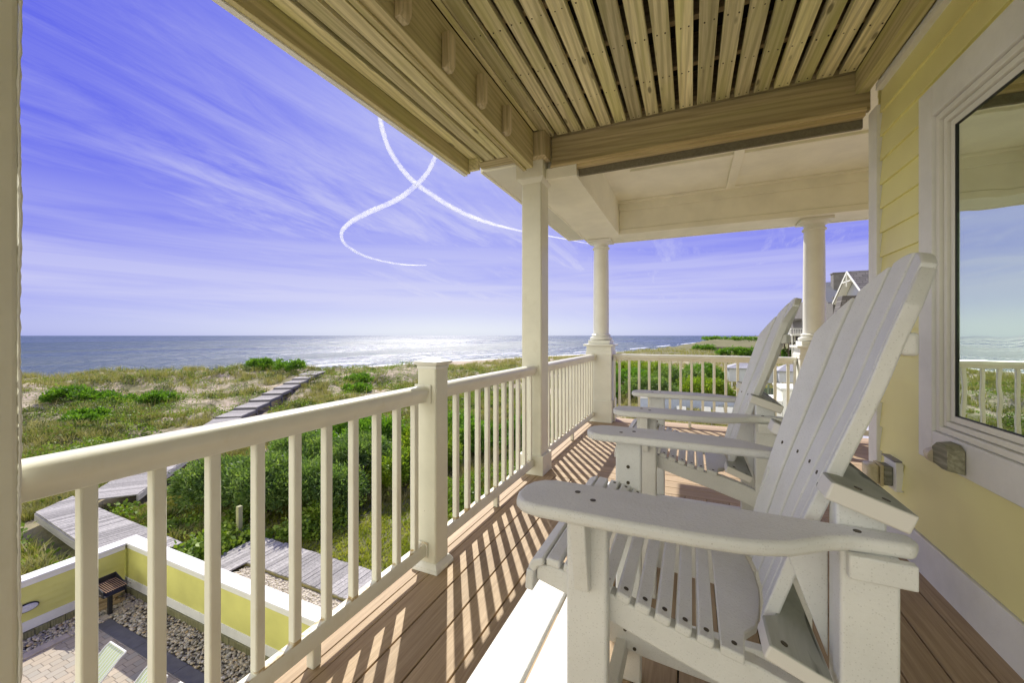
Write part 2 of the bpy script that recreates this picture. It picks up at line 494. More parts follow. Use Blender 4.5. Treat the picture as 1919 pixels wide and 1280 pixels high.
# ground material
m, t, b = newmat('dune_sand')
co = objco(t)
sand = ramp(t, noise(t, co, 0.8, 5, 0.6), [(0.3, (0.36, 0.29, 0.20)), (0.7, (0.58, 0.49, 0.37))])
gr = ramp(t, noise(t, co, 3.5, 4, 0.6), [(0.3, (0.07, 0.085, 0.025)), (0.7, (0.19, 0.185, 0.07))])
n = noise(t, mapping(t, co, loc=(3, 5, 0)), 0.45, 7, 0.72)
cover = ramp(t, n, [(0.42, G1), (0.56, (0.85,) * 3)])
sz = N(t, 'ShaderNodeSeparateXYZ'); t.links.new(co, sz.inputs[0])
beach = ramp(t, M(t, 'MULTIPLY', M(t, 'ADD', sz.outputs[2], 9.0), 0.2, clamp=True), [(0.42, G1), (0.62, G2)])
cover = M(t, 'MULTIPLY', cover, beach)
dist = N(t, 'ShaderNodeVectorMath', operation='LENGTH'); t.links.new(co, dist.inputs[0])
near = ramp(t, M(t, 'MULTIPLY', dist.outputs[1], 0.02, clamp=True), [(0.36, G2), (0.50, G1)])
far = ramp(t, M(t, 'MULTIPLY', dist.outputs[1], 0.005, clamp=True), [(0.35, G1), (0.6, (0.85,) * 3)])
cover = M(t, 'MAXIMUM', cover, M(t, 'MULTIPLY', near, 0.85))
cover = M(t, 'MULTIPLY', M(t, 'MAXIMUM', cover, far), beach)
col = mixc(t, cover, sand, gr)
wet = ramp(t, M(t, 'MULTIPLY', M(t, 'ADD', sz.outputs[2], 9.0), 0.2, clamp=True), [(0.14, G2), (0.22, G1)])
col = mixc(t, M(t, 'MULTIPLY', wet, 0.6), col, (0.20, 0.165, 0.12))
t.links.new(col, b.inputs['Base Color'])
b.inputs['Roughness'].default_value = 0.95
b.inputs['Specular IOR Level'].default_value = 0.1
bump(t, b, noise(t, co, 6.0, 6, 0.7), 0.6, 0.08)
g = fastmesh('ground', V, F, m)
for p in g.data.polygons: p.use_smooth = True
tag(g, kind='structure')

# sea: one sheet to the horizon, waves in the near part
m, t, b = newmat('sea_water')
co = objco(t)
b.inputs['Base Color'].default_value = (0.045, 0.085, 0.105, 1)
b.inputs['Roughness'].default_value = 0.11
b.inputs['IOR'].default_value = 1.33
b.inputs['Specular IOR Level'].default_value = 0.5
rw = R(-18)
h1 = noise(t, mapping(t, co, sc=(0.10, 0.07, 0.1)), 1.0, 5, 0.65, 0.3)
h2 = noise(t, mapping(t, co, sc=(0.55, 0.50, 0.5)), 1.0, 6, 0.72, 0.4)
h0 = noise(t, mapping(t, co, rot=(0, 0, rw), sc=(0.022, 0.012, 0.1)), 1.0, 4, 0.7, 0.4)
hh = M(t, 'ADD', M(t, 'MULTIPLY', h0, 9.0), M(t, 'ADD', M(t, 'MULTIPLY', h1, 3.0), M(t, 'MULTIPLY', h2, 1.3)))
bn = N(t, 'ShaderNodeBump'); bn.inputs['Strength'].default_value = 0.85; bn.inputs['Distance'].default_value = 1.0
gust = noise(t, mapping(t, co, sc=(0.012, 0.0022, 1)), 1.0, 14, 0.80, 0.2)
t.links.new(ramp(t, gust, [(0.36, (0.25,) * 3), (0.62, G2)]), bn.inputs['Strength'])
t.links.new(ramp(t, gust, [(0.38, (0.14,) * 3), (0.62, (0.46,) * 3)]), b.inputs['Roughness'])
t.links.new(hh, bn.inputs['Height']); t.links.new(bn.outputs[0], b.inputs['Normal'])
patch = noise(t, mapping(t, co, loc=(5, 2, 0), sc=(0.03, 0.004, 1)), 1.0, 12, 0.75)
colw = ramp(t, patch, [(0.35, (0.008, 0.040, 0.048)), (0.65, (0.030, 0.066, 0.076))])
t.links.new(colw, b.inputs['Base Color'])
ang = np.radians(np.linspace(-60, 130, 240)); rad = np.geomspace(20, 60000, 260)
A, RR = np.meshgrid(ang, rad)
X = -np.sin(A) * RR; Y = np.cos(A) * RR
ph = (-X * 0.951 + Y * 0.309)
Z = SEA + 0.16 * np.sin(ph * 0.42 + 3 * fbm(X * 0.02, Y * 0.02, 2, 5)) * np.exp(-RR / 500.) + 0.3 * (fbm(X * 0.08, Y * 0.05, 3, 8) - 0.5) * np.exp(-RR / 700.)
V = np.stack([X, Y, Z], -1).reshape(-1, 3); na = len(ang); nr = len(rad)
i, j = np.meshgrid(np.arange(nr - 1), np.arange(na - 1), indexing='ij')
F = np.stack([i * na + j, (i + 1) * na + j, (i + 1) * na + j + 1, i * na + j + 1], -1).reshape(-1, 4)
sea = fastmesh('sea', V, F, m)
for p in sea.data.polygons: p.use_smooth = True
tag(sea, kind='structure')
# surf: ridges of broken white water along the shore
fm, t, b = newmat('surf_foam')
b.inputs['Base Color'].default_value = (0.82, 0.84, 0.86, 1); b.inputs['Roughness'].default_value = 0.7
bump(t, b, noise(t, objco(t), 1.5, 5, 0.7), 0.8, 0.2)
ys = np.concatenate([np.linspace(20, 320, 700), np.linspace(321, 1500, 400)])
sv = []; sf = []
for k, (off, wd, ht, thr) in enumerate(((2, 4.5, 0.12, 0.12), (14, 2.2, 0.35, 0.42), (27, 1.4, 0.3, 0.54))):
    wxx = np.interp(ys, WY, WX)
    nn = fbm(ys * 0.05, ys * 0 + k * 9.1, 4, 30 + k); n2 = fbm(ys * 0.35, ys * 0 + k * 3.3, 3, 50 + k)
    on = np.clip((nn - thr) * 6, 0, 1) * (0.45 + 0.9 * n2)
    if k == 2: on = on * (ys < 230)
    for q in range(len(ys)):
        sc_ = 1.0 + ys[q] / 900.0
        ww = wd * on[q] * sc_; hq = ht * min(1, on[q] * 1.5) - 0.25 * (on[q] < 0.05)
        xc = wxx[q] - off * sc_ + 1.8 * n2[q]
        o = len(sv)
        sv += [(xc - ww / 2, ys[q], SEA - 0.3), (xc - ww * 0.15, ys[q], SEA + hq), (xc + ww * 0.3, ys[q], SEA + hq * 0.5), (xc + ww / 2 + 0.01, ys[q], SEA - 0.3)]
        if q: sf += [(o - 4 + e, o - 3 + e, o + 1 + e, o + e) for e in range(3)]
s_ = fastmesh('surf', sv, sf, fm)
tag(s_, 'white broken waves rolling in along the beach', 'surf', kind='stuff')

# ------------------------------------------------------------------ vegetation
def blades(P, n, h, wd, lean, seed):
    """P (K,3) tuft centres -> arrays of blade triangles"""
    r = np.random.default_rng(seed)
    K = len(P)
    c = np.repeat(P, n, 0)
    hs = np.repeat(h, n) * r.uniform(0.55, 1.15, K * n) if np.ndim(h) else h * r.uniform(0.5, 1.2, K * n)
    a = r.uniform(0, 2 * PI, K * n); sp = r.uniform(0, 0.5, K * n) * hs
    bx = c + np.stack([np.cos(a) * sp * 0.5, np.sin(a) * sp * 0.5, np.zeros(K * n) - 0.03], -1)
    l = r.uniform(0.15, 1.0, K * n) * lean * hs
    tip = bx + np.stack([np.cos(a) * l + 0.12 * hs, np.sin(a) * l, hs], -1)
    side = np.stack([-np.sin(a + 0.6), np.cos(a + 0.6), np.zeros(K * n)], -1) * (wd * r.uniform(0.6, 1.3, K * n))[:, None]
    mid = (bx + tip) / 2 + np.stack([-np.cos(a) * l * 0.15, -np.sin(a) * l * 0.15, 0.12 * hs], -1)
    V = np.stack([bx - side, bx + side, mid + side * 0.8, tip, mid - side * 0.8], 1).reshape(-1, 3)
    i = np.arange(K * n)[:, None] * 5
    F = np.concatenate([i + 0, i + 1, i + 2, i + 4], 1)
    F2 = np.concatenate([i + 4, i + 2, i + 3, i + 3], 1)
    return V, F, np.concatenate([i + 4, i + 2, i + 3], 1)
def leaves(P, D, size, ratio, seed):
    """quads at P pointing along D"""
    r = np.random.default_rng(seed)
    K = len(P)
    D = D / (np.linalg.norm(D, axis=1, keepdims=True) + 1e-9)
    q = r.normal(size=(K, 3)); S = np.cross(D, q); S /= (np.linalg.norm(S, axis=1, keepdims=True) + 1e-9)
    L = (size * r.uniform(0.6, 1.4, K))[:, None]
    W = L * ratio
    V = np.stack([P, P + D * L * 0.5 + S * W * 0.5, P + D * L, P + D * L * 0.5 - S * W * 0.5], 1).reshape(-1, 3)
    i = np.arange(K)[:, None] * 4
    return V, np.concatenate([i, i + 1, i + 2, i + 3], 1)
def shrub(name, label, c, rx, ry, h, n, mat, seed, leaf=0.10, ratio=0.5, lumps=16, group=None, cat='shrub', spray=9):
    r = np.random.default_rng(seed)
    z0 = c[2]
    root = thing(name, label, cat, (c[0], c[1], z0), group)
    th = r.uniform(0, 2 * PI, lumps); ph = r.uniform(0.0, 1.0, lumps)
    rr = np.sqrt(1 - ph ** 2 * 0.9)
    lc = np.stack([np.cos(th) * rr * rx * 0.66, np.sin(th) * rr * ry * 0.66, h * (0.30 + 0.48 * ph)], -1)
    lr = r.uniform(0.28, 0.48, lumps) * (rx + ry) / 2 * (0.72 if lumps > 25 else 1.0)
    lr = np.minimum(lr, h * 0.55)
    K = n // spray
    pick = r.integers(0, lumps, K)
    d = r.normal(size=(K, 3)); d[:, 2] = np.abs(d[:, 2]) * 1.1 - 0.35
    d /= np.linalg.norm(d, axis=1, keepdims=True)
    depth = 1 - r.uniform(0, 1, K) ** 2 * 0.5 + (r.uniform(0, 1, K) < 0.10) * r.uniform(0.1, 0.45, K)
    wob = 1 + 0.25 * (r.uniform(0, 1, K) - 0.5)
    P = lc[pick] + d * (lr[pick] * depth * wob)[:, None] * np.array([1, 1, 0.8])
    P[:, 2] = np.maximum(P[:, 2], 0.03)
    PP = np.repeat(P, spray, 0) + r.normal(size=(K * spray, 3)) * leaf * 0.55
    DD = np.repeat(d, spray, 0) * 0.9 + r.normal(size=(K * spray, 3)) * 0.6 + np.array([0, 0, 0.35])
    V, F = leaves(PP, DD, leaf, ratio, seed + 1)
    fastmesh('foliage', V + np.array([c[0], c[1], z0]), F, mat, root)
    sb = MB()
    for k in range(min(lumps, 9)):
        e = lc[k]
        sb.tube([(c[0] + e[0] * 0.1, c[1] + e[1] * 0.1, z0 - 0.1), (c[0] + e[0] * 0.5, c[1] + e[1] * 0.5, z0 + e[2] * 0.45), (c[0] + e[0], c[1] + e[1], z0 + e[2])], [0.035, 0.022, 0.008], 5)
    obj('stem', sb, 'twig', root)
    return root
def dens(x, y): return 0.45 * fbm(x * 0.14 + 3, y * 0.14 + 5, 3, 77) + 0.55 * fbm(x * 0.8 + 3, y * 0.8 + 5, 2, 78)
def scatter(n, a0, a1, r0, r1, seed):
    r = np.random.default_rng(seed)
    a = np.radians(r.uniform(a0, a1, n)); q = np.exp(r.uniform(math.log(r0), math.log(r1), n))
    x = -np.sin(a) * q; y = np.cos(a) * q
    return x, y
BLOW = [(-42.5, 25.5, 5.5, 3.5), (-37.0, 20.0, 4.0, 2.2), (-29.5, 30.5, 4.0, 4.5), (-33.5, 42.0, 3.5, 4.5), (-50.0, 20.5, 3.0, 1.8), (-31.0, 15.0, 2.2, 1.0)]
def sandy(x, y, seed):
    r = np.random.default_rng(seed)
    k = np.ones(len(x), bool)
    for cx_, cy_, a_, b_ in BLOW:
        q = np.hypot((x - cx_) / a_, (y - cy_) / b_) + 0.5 * (fbm(x * 0.9, y * 0.9, 2, 5) - 0.5)
        k &= r.uniform(0, 1, len(x)) < np.clip((q - 0.5) * 1.8, 0.10, 1)
    return k
def keep_clear(x, y):
    k = ~((x > -12.6) & (y < 5.3))                                     # patio
    k &= ~((x > -11.5) & (x < -2) & (y > 5.3) & (y < 7.75))            # walk and gravel
    k &= ~((x > -19.6) & (x < -12.3) & (y > 4.6) & (y < 6.35))
    # boardwalk diagonal
    dx, dy = x + 19.0, y - 7.4
    s = dx * -0.68 + dy * 0.735; nrm = dx * 0.735 + dy * 0.68
    k &= ~((s > -1) & (s < 34) & (np.abs(nrm) < 1.15))
    return k
# scrubby clumps on the dunes
x, y = scatter(6800, 24, 94, 18, 66, 65)
d = fbm(x * 0.30 + 61, y * 0.30 + 5, 3, 277)
k = keep_clear(x, y) & (d > 0.50) & sandy(x, y, 1)
x, y = x[k], y[k]
r_ = np.random.default_rng(19)
nc = 70
rad_c = r_.uniform(0.14, 0.50, len(x)) * (1 + (np.hypot(x, y) > 40) * 0.5)
dd = r_.normal(size=(len(x), nc, 3)); dd[..., 2] = np.abs(dd[..., 2]) * 0.8; dd /= np.linalg.norm(dd, axis=2, keepdims=True)
P = np.stack([x, y, terrain(x, y)], -1)[:, None] + dd * (rad_c[:, None] * r_.uniform(0.5, 1.0, (len(x), nc)))[..., None]
D_ = dd + r_.normal(size=dd.shape) * 0.7
V, F = leaves(P.reshape(-1, 3), D_.reshape(-1, 3), 0.13, 0.4, 54)
MT['scrub'] = leafmat('scrub_leaf', [(0.03, 0.05, 0.015), (0.06, 0.09, 0.02), (0.10, 0.13, 0.03), (0.16, 0.17, 0.06)], trans=0.25)
o = fastmesh('dune_scrub', V, F, 'scrub')
tag(o, 'low dark scrub dotted over the dunes', 'scrub', kind='stuff')
# dune grass
x, y = scatter(54000, 24, 96, 15, 78, 5)
d = dens(x, y)
k = keep_clear(x, y) & (np.random.default_rng(1).uniform(0.42, 0.56, len(x)) < d) & sandy(x, y, 2)
x, y = x[k], y[k]
V, F, F3 = blades(np.stack([x, y, terrain(x, y)], -1), 9, (0.20 + 0.006 * np.hypot(x, y)) * (0.5 + 1.3 * fbm(x * 0.5, y * 0.5, 2, 91)), 0.014, 0.9, 3)
def two(name, V, F, F3, mat):
    tri = np.concatenate([F[:, [0, 1, 2]], F[:, [0, 2, 3]], F3], 0)
    return fastmesh(name, V, tri, mat)
o = two('dune_grass', V, F, F3, 'dry')
tag(o, 'dry olive and straw coloured dune grass over the sand', 'grass', kind='stuff')
# creeping vine / pennywort mats
x, y = scatter(74000, 22, 96, 13, 70, 15)
d = 0.55 * fbm(x * 0.20 + 31, y * 0.20 + 15, 3, 177) + 0.45 * fbm(x * 0.75 + 31, y * 0.75 + 15, 3, 178)
k = keep_clear(x, y) & (d > np.random.default_rng(4).uniform(0.46, 0.53, len(x))) & sandy(x, y, 3)
x, y, d = x[k], y[k], d[k]
r_ = np.random.default_rng(9)
z = terrain(x, y) + r_.uniform(0.0, 0.30, len(x)) * np.clip((d - 0.48) * 14, 0.15, 2.0)
P = np.repeat(np.stack([x, y, z], -1), 4, 0) + r_.normal(size=(len(x) * 4, 3)) * np.array([0.14, 0.14, 0.05])
D_ = r_.normal(size=P.shape) + np.array([0, 0, 0.6])
V, F = leaves(P, D_, 0.115, 0.75, 44)
o = fastmesh('ground_cover', V, F, 'vine')
tag(o, 'green creeping vines matted over the dunes', 'ground cover', kind='stuff')
# sea oats standing up along the crest
r_ = np.random.default_rng(71)
n_ = 520
a_ = np.radians(r_.uniform(24, 82, n_)); q_ = r_.uniform(36, 56, n_)
x = -np.sin(a_) * q_; y = np.cos(a_) * q_
k = keep_clear(x, y); x, y = x[k], y[k]
V, F, F3 = blades(np.stack([x, y, terrain(x, y)], -1), 3, 1.25 * r_.uniform(0.5, 1.1, len(x)), 0.012, 0.25, 33)
tri = np.concatenate([F[:, [0, 1, 2]], F[:, [0, 2, 3]], F3], 0)
o = fastmesh('sea_oats', V, tri, 'dry')
tag(o, 'thin sea oat stalks standing up against the water', 'grass', kind='stuff')
# yard grass near the walk
x, y = scatter(48000, 14, 97, 8.5, 24, 25)
k = keep_clear(x, y)
x, y = x[k], y[k]
V, F, F3 = blades(np.stack([x, y, terrain(x, y)], -1), 5, 0.13, 0.010, 1.1, 8)
o = two('lawn', V, F, F3, 'lawn')
tag(o, 'rough yellow green grass in the yard', 'grass', kind='stuff')
# land to the right, seen through the far railing
x, y = scatter(16000, -12, 24, 24, 170, 35)
d = dens(x, y); k = d > 0.42
x, y = x[k], y[k]
V, F, F3 = blades(np.stack([x, y, terrain(x, y)], -1), 7, 0.45 + 0.002 * np.hypot(x, y), 0.03, 0.8, 13)
o = two('meadow_grass', V, F, F3, 'dry')
tag(o, 'olive dune grass running down the coast', 'grass', kind='stuff')

def TZ(x, y): return float(terrain(np.array([x]), np.array([y]))[0])
JG = 'shrubs behind the boardwalk in the yard'
SH = [  # x, y, rx, ry, h, mat, n, leaf, ratio, label
 (-15.2, 8.6, 1.5, 1.5, 1.7, 'juniper', 16000, 0.12, 0.28, 'leftmost dark juniper of the thicket, beside the diagonal boardwalk'),
 (-13.2, 9.0, 1.7, 1.4, 1.9, 'juniper', 17000, 0.12, 0.28, 'juniper directly behind the yellow topped wooden post'),
 (-11.4, 9.6, 1.5, 1.4, 1.8, 'juniper', 16000, 0.12, 0.28, 'juniper behind the shaded end of the grey walkway'),
 (-14.3, 11.2, 1.8, 1.6, 2.0, 'juniper', 15000, 0.13, 0.30, 'tall blue green juniper in the second row of the thicket'),
 (-12.2, 12.0, 1.7, 1.6, 2.1, 'juniper', 15000, 0.13, 0.30, 'large juniper rising in the middle of the thicket'),
 (-16.6, 13.2, 1.8, 1.6, 1.7, 'hedge', 12000, 0.12, 0.5, 'bright green shrub at the seaward left of the junipers'),
 (-14.2, 15.0, 2.0, 1.7, 1.9, 'hedge', 12000, 0.12, 0.5, 'broad leafy shrub behind the junipers below the dune steps'),
 (-11.4, 15.4, 1.8, 1.7, 1.8, 'myrtle', 12000, 0.12, 0.5, 'yellow green shrub at the back of the thicket'),
 (-10.3, 12.2, 1.1, 1.2, 1.6, 'myrtle', 11000, 0.10, 0.5, 'golden green wax myrtle left of the small railing post'),
 (-10.0, 14.4, 1.2, 1.2, 1.5, 'myrtle', 10000, 0.10, 0.5, 'round wax myrtle hugging the back of the small post'),
 (-9.6, 17.4, 1.6, 1.6, 1.7, 'hedge', 10000, 0.12, 0.5, 'dark green bush seen between the middle balusters'),
 (-8.4, 20.6, 1.8, 1.7, 1.7, 'hedge', 10000, 0.12, 0.5, 'leafy bush at the right end beside the tall square column'),
 (-12.3, 19.0, 2.0, 1.8, 1.6, 'hedge', 10000, 0.12, 0.5, 'low leafy bush at the foot of the sandy dune'),
 (-17.8, 17.2, 1.7, 1.6, 1.3, 'hedge', 9000, 0.12, 0.5, 'low green bush right of the lower dune steps'),
]
for q, (x, y, rx, ry, h, mt, n_, lf, ra, lab) in enumerate(SH):
    shrub('juniper_shrub' if mt == 'juniper' else 'leafy_shrub', lab, (x, y, TZ(x, y)), rx, ry, h, int(n_ * 1.1), mt, 100 + q, lf * 1.15, ra, 34, JG)
DS = [(-48.5, 15.5, 2.4, 1.6, 1.0, 'dark green rounded shrub on the left dune slope'),
      (-46.5, 17.6, 2.0, 1.5, 0.9, 'bright green shrub just below the left dune crest'),
      (-41.5, 18.6, 1.5, 1.3, 0.8, 'small dark shrub alone on the pale dune face'),
      (-49.5, 32.6, 1.7, 1.4, 1.2, 'round shrub on the crest left of the dune steps'),
      (-46.6, 34.0, 3.4, 1.8, 1.3, 'long dense shrub on the crest beside the top of the steps'),
      (-34.5, 34.0, 1.8, 1.5, 0.7, 'low shrub right of the top of the dune steps'),
      (-30.5, 30.0, 2.0, 1.4, 0.6, 'flat green shrub on the dune behind the handrail'),
      (-38.0, 13.0, 1.5, 1.2, 0.7, 'scrubby shrub low at the far left beside the near column')]
for q, (x, y, rx, ry, h, lab) in enumerate(DS):
    shrub('dune_shrub', lab, (x, y, TZ(x, y) - 0.1), rx, ry, h, 5200, 'hedge', 200 + q, 0.20, 0.55, 12, 'shrubs scattered on the dunes')
HB = [(-8.2, 37.0, 2.8, 2.2, 1.9), (-3.6, 38.5, 3.0, 2.4, 2.0), (1.0, 40.5, 2.8, 2.4, 1.9), (-6.0, 43.5, 3.2, 2.6, 2.4), (-1.2, 45.5, 3.4, 2.8, 2.6),
      (-5.0, 52.0, 3.6, 2.8, 2.7), (0.8, 53.0, 3.2, 2.6, 2.5), (-13.0, 50.0, 2.6, 2.2, 1.6), (-9.5, 62.0, 3.0, 2.4, 1.8)]
HL = ['nearest left bush behind the far railing', 'nearest middle bush behind the far railing', 'nearest right bush behind the far railing, by the pool wall',
      'middle row bush left of the far railing centre', 'middle row bush at the far railing centre', 'back row tall bush behind the far railing',
      'back row bush beside the white bath house', 'small bush by itself in the sandy grass left', 'small far bush in the meadow above the rail']
for q, ((x, y, rx, ry, h), lab) in enumerate(zip(HB, HL)):
    shrub('coastal_bush', lab, (x, y, G), rx, ry, h, 15000, ('hedge', 'myrtle', 'juniper')[(q * 2) % 3], 300 + q, 0.17, 0.5, 30, 'green bushes beyond the far railing')
for q, (x, y, rx, ry, h, lab) in enumerate([(10.5, 123, 5.5, 2.5, 1.6, 'long clipped looking bush far down the coast'), (17.0, 127, 5.0, 2.5, 1.7, 'dark bush far off beside the neighbouring stairs'),
                                           (4.0, 165, 6, 3, 1.8, 'distant bush in front of the fenced boardwalk'), (17.6, 99, 2.2, 2.0, 2.0, 'round bush at the foot of the grey beach house'),
                                           (36, 470, 42, 12, 2.6, 'scrub covered bluff at the end of the beach')]):
    shrub('distant_bush', lab, (x, y, TZ(x, y) - 0.2), rx, ry, h, 5000, 'hedge', 400 + q, 0.45 if y < 300 else 1.2, 0.5, 14 if y < 300 else 60, 'far bushes down the coast')
#PART2
# ------------------------------------------------------------------ patio far below
mb = MB().box(-11.22, 6, -30, 3.93, G - 0.1, G)
m, t, b = newmat('paver_patio')
co = objco(t)
bt = N(t, 'ShaderNodeTexBrick')
bt.inputs['Scale'].default_value = 1.0
bt.inputs['Brick Width'].default_value = 0.23; bt.inputs['Row Height'].default_value = 0.155
bt.inputs['Mortar Size'].default_value = 0.006; bt.inputs['Mortar Smooth'].default_value = 0.3
bt.inputs['Color1'].default_value = (0, 0, 0, 1); bt.inputs['Color2'].default_value = (1, 1, 1, 1); bt.inputs['Mortar'].default_value = (0.5, 0.5, 0.5, 1)
bt.offset = 0.37; bt.squash = 0.62; bt.squash_frequency = 3
t.links.new(mapping(t, co, rot=(0, 0, R(90))), bt.inputs['Vector'])
pc = ramp(t, bt.outputs['Color'], [(0.0, (0.38, 0.32, 0.23)), (0.3, (0.46, 0.39, 0.29)), (0.55, (0.34, 0.32, 0.26)), (0.8, (0.43, 0.36, 0.26)), (1.0, (0.31, 0.285, 0.23))])
pc = mixc(t, bt.outputs['Fac'], pc, (0.20, 0.165, 0.12))
pc = mixc(t, ramp(t, noise(t, co, 14, 5, 0.7), [(0.4, G1), (0.8, (0.35,) * 3)]), pc, (0.28, 0.25, 0.21))
t.links.new(pc, b.inputs['Base Color']); b.inputs['Roughness'].default_value = 0.85
bump(t, b, M(t, 'SUBTRACT', 1.0, bt.outputs['Fac']), 0.5, 0.01)
tag(obj('patio_paving', mb, m), kind='structure')
mb = MB()
xx = -11.2
for L in (1.5, 1.35, 1.5, 1.4, 1.5, 1.5, 1.5):
    mb.box(xx, xx + L - 0.006, 3.93, 4.17, G - 0.06, G + 0.012); xx += L
yy = 3.925
tag(obj('slate_edging', mb, 'slate', bevel=0.004), kind='structure')
mb = MB()
for k in range(6): mb.box(-11.42, -11.225, 3.6 - 1.2 * k, 3.6 - 1.2 * k + 1.19, G - 0.06, G + 0.03)
tag(obj('kerb', mb, 'kerb', bevel=0.006), kind='structure')
# stones
def stones(name, n, xr, yr, zf, size, seed, mat):
    r = np.random.default_rng(seed)
    ico = bmesh.new(); bmesh.ops.create_icosphere(ico, subdivisions=1, radius=1.0)
    iv = np.array([v.co[:] for v in ico.verts]); ff = np.array([[v.index for v in f.verts] for f in ico.faces]); ico.free()
    x = r.uniform(*xr, n); y = r.uniform(*yr, n)
    ok = zf(x, y); x = x[ok]; y = y[ok]; n = len(x)
    s = size * r.uniform(0.6, 1.5, n)
    a = r.uniform(0, 2 * PI, n); ex = r.uniform(0.8, 1.5, n)
    v = iv[None] * np.stack([s * ex, s, s * 0.6], -1)[:, None, :] * (1 + 0.12 * r.normal(size=(n, len(iv), 1)))
    c_, s_2 = np.cos(a)[:, None], np.sin(a)[:, None]
    V = np.stack([v[..., 0] * c_ - v[..., 1] * s_2 + x[:, None], v[..., 0] * s_2 + v[..., 1] * c_ + y[:, None], v[..., 2] + (G + r.uniform(0.0, 0.035, n))[:, None]], -1).reshape(-1, 3)
    F = (ff[None] + (np.arange(n) * len(iv))[:, None, None]).reshape(-1, 3)
    o = fastmesh(name, V, F, mat)
    for p in o.data.polygons: p.use_smooth = True
    return o
m, t, b = newmat('river_stones')
f = island(t)
col = ramp(t, f, [(0, (0.20, 0.19, 0.15)), (0.22, (0.42, 0.39, 0.31)), (0.45, (0.58, 0.48, 0.30)), (0.62, (0.32, 0.30, 0.24)), (0.8, (0.66, 0.62, 0.52)), (1, (0.52, 0.37, 0.17))])
t.links.new(col, b.inputs['Base Color']); b.inputs['Roughness'].default_value = 0.6
MT['stone'] = m
mb = MB().box(-12.0, -5, 4.17, 4.75, G - 0.1, G - 0.012).box(-12.0, -11.42, -8, 4.17, G - 0.1, G - 0.012)
tag(obj('gravel_bed', mb, simple('gravel_bed', (0.13, 0.115, 0.09), 0.9, bsc=40)), kind='structure')
o = stones('gravel', 30000, (-12.0, -5.4), (-1.5, 4.75), lambda x, y: ((y > 4.18) | (x < -11.43) | ((x < -11.21) & (y > 3.62))), 0.023, 3, m)
tag(o, 'brown and grey river stones inside the low walls', 'gravel', kind='stuff')
mb = MB().box(-10.4, -2, 5.05, 6.5, G - 0.05, G + 0.02)
tag(obj('outer_gravel_bed', mb, simple('gravel_bed_light', (0.24, 0.21, 0.15), 0.9, bsc=40)), kind='structure')
o = stones('gravel', 16000, (-10.4, -5.2), (5.08, 6.5), lambda x, y: x > -99, 0.025, 5, simple('pale_stones', (0.55, 0.49, 0.37), 0.7, bsc=14))
o.location.z = 0.04
tag(o, 'pale sunlit pebbles between the low wall and the grey walkway', 'gravel', kind='stuff')

# low yellow walls with white caps round the patio
WT = -3.6
def low_wall(name, label, axis, a0, a1, c):
    root = thing(name, label, 'wall', ((c if axis == 1 else (a0 + a1) / 2), ((a0 + a1) / 2 if axis == 1 else c), G), 'low yellow walls round the patio')
    def bx(m_, s0, s1, w0, w1, z0, z1):
        return m_.box(w0, w1, s0, s1, z0, z1) if axis == 1 else m_.box(s0, s1, w0, w1, z0, z1)
    # lap boards
    m_ = MB()
    inn = 1 if axis == 1 else -1      # side that faces the patio
    z = G + 0.36
    while z < WT - 0.10:
        h = min(0.125, WT - 0.095 - z)
        for sgn in (-1, 1):
            w0, w1 = c + sgn * 0.075, c + sgn * 0.098
            m_.prism([(w0, z), (w1, z), (c + sgn * 0.083, z + h), (w0, z + h)] if axis == 1 else [(w0, z), (w1, z), (c + sgn * 0.083, z + h), (w0, z + h)], axis, a0, a1)
        z += 0.125
    obj('siding', m_, 'fsiding', root)
    obj('core', bx(MB(), a0, a1, c - 0.074, c + 0.074, G - 0.2, WT - 0.05), 'fsiding', root)
    m_ = MB(); bx(m_, a0, a1, c - 0.15, c + 0.15, WT - 0.045, WT); bx(m_, a0, a1, c - 0.115, c + 0.115, WT - 0.15, WT - 0.046)
    obj('cap', m_, 'white', root, bevel=0.006)
    m_ = MB(); bx(m_, a0, a1, c - 0.112, c + 0.112, G + 0.17, G + 0.36)
    obj('base_board', m_, 'white', root, bevel=0.004)
    m_ = MB(); r = random.Random(3); s = a0
    while s < a1 - 0.02:
        e = min(a1, s + r.uniform(0.16, 0.24)); bx(m_, s, e - 0.008, c - 0.13, c + 0.13, G - 0.1, G + 0.165 + r.uniform(-0.012, 0.003)); s = e
    obj('log_edging', m_, 'log', root, bevel=0.008)
    return root
lw = low_wall('low_wall', 'low yellow wall with a white cap behind the charcoal grill, parallel to the sea', 1, -9, 4.70, -12.05)
rw_ = low_wall('low_wall', 'low yellow wall with a white cap running from the grill corner toward the railing', 0, -12.2, -1.5, 4.86)
lt = thing('wall_light', 'oval frosted light on the yellow wall by the left column', 'light', (-11.93, 3.2, -4.2))
def oval(cx, cy, cz, ry, rz, x0, x1, n=28):
    return MB().prism([(cy + ry * math.cos(2 * PI * k / n), cz + rz * math.sin(2 * PI * k / n)) for k in range(n)], 0, x0, x1)
obj('rim', oval(0, 3.2, -4.17, 0.17, 0.085, -11.955, -11.925), 'black', lt, bevel=0.004)
obj('lens', oval(0, 3.2, -4.17, 0.15, 0.068, -11.924, -11.90), 'lens', lt, bevel=0.008)

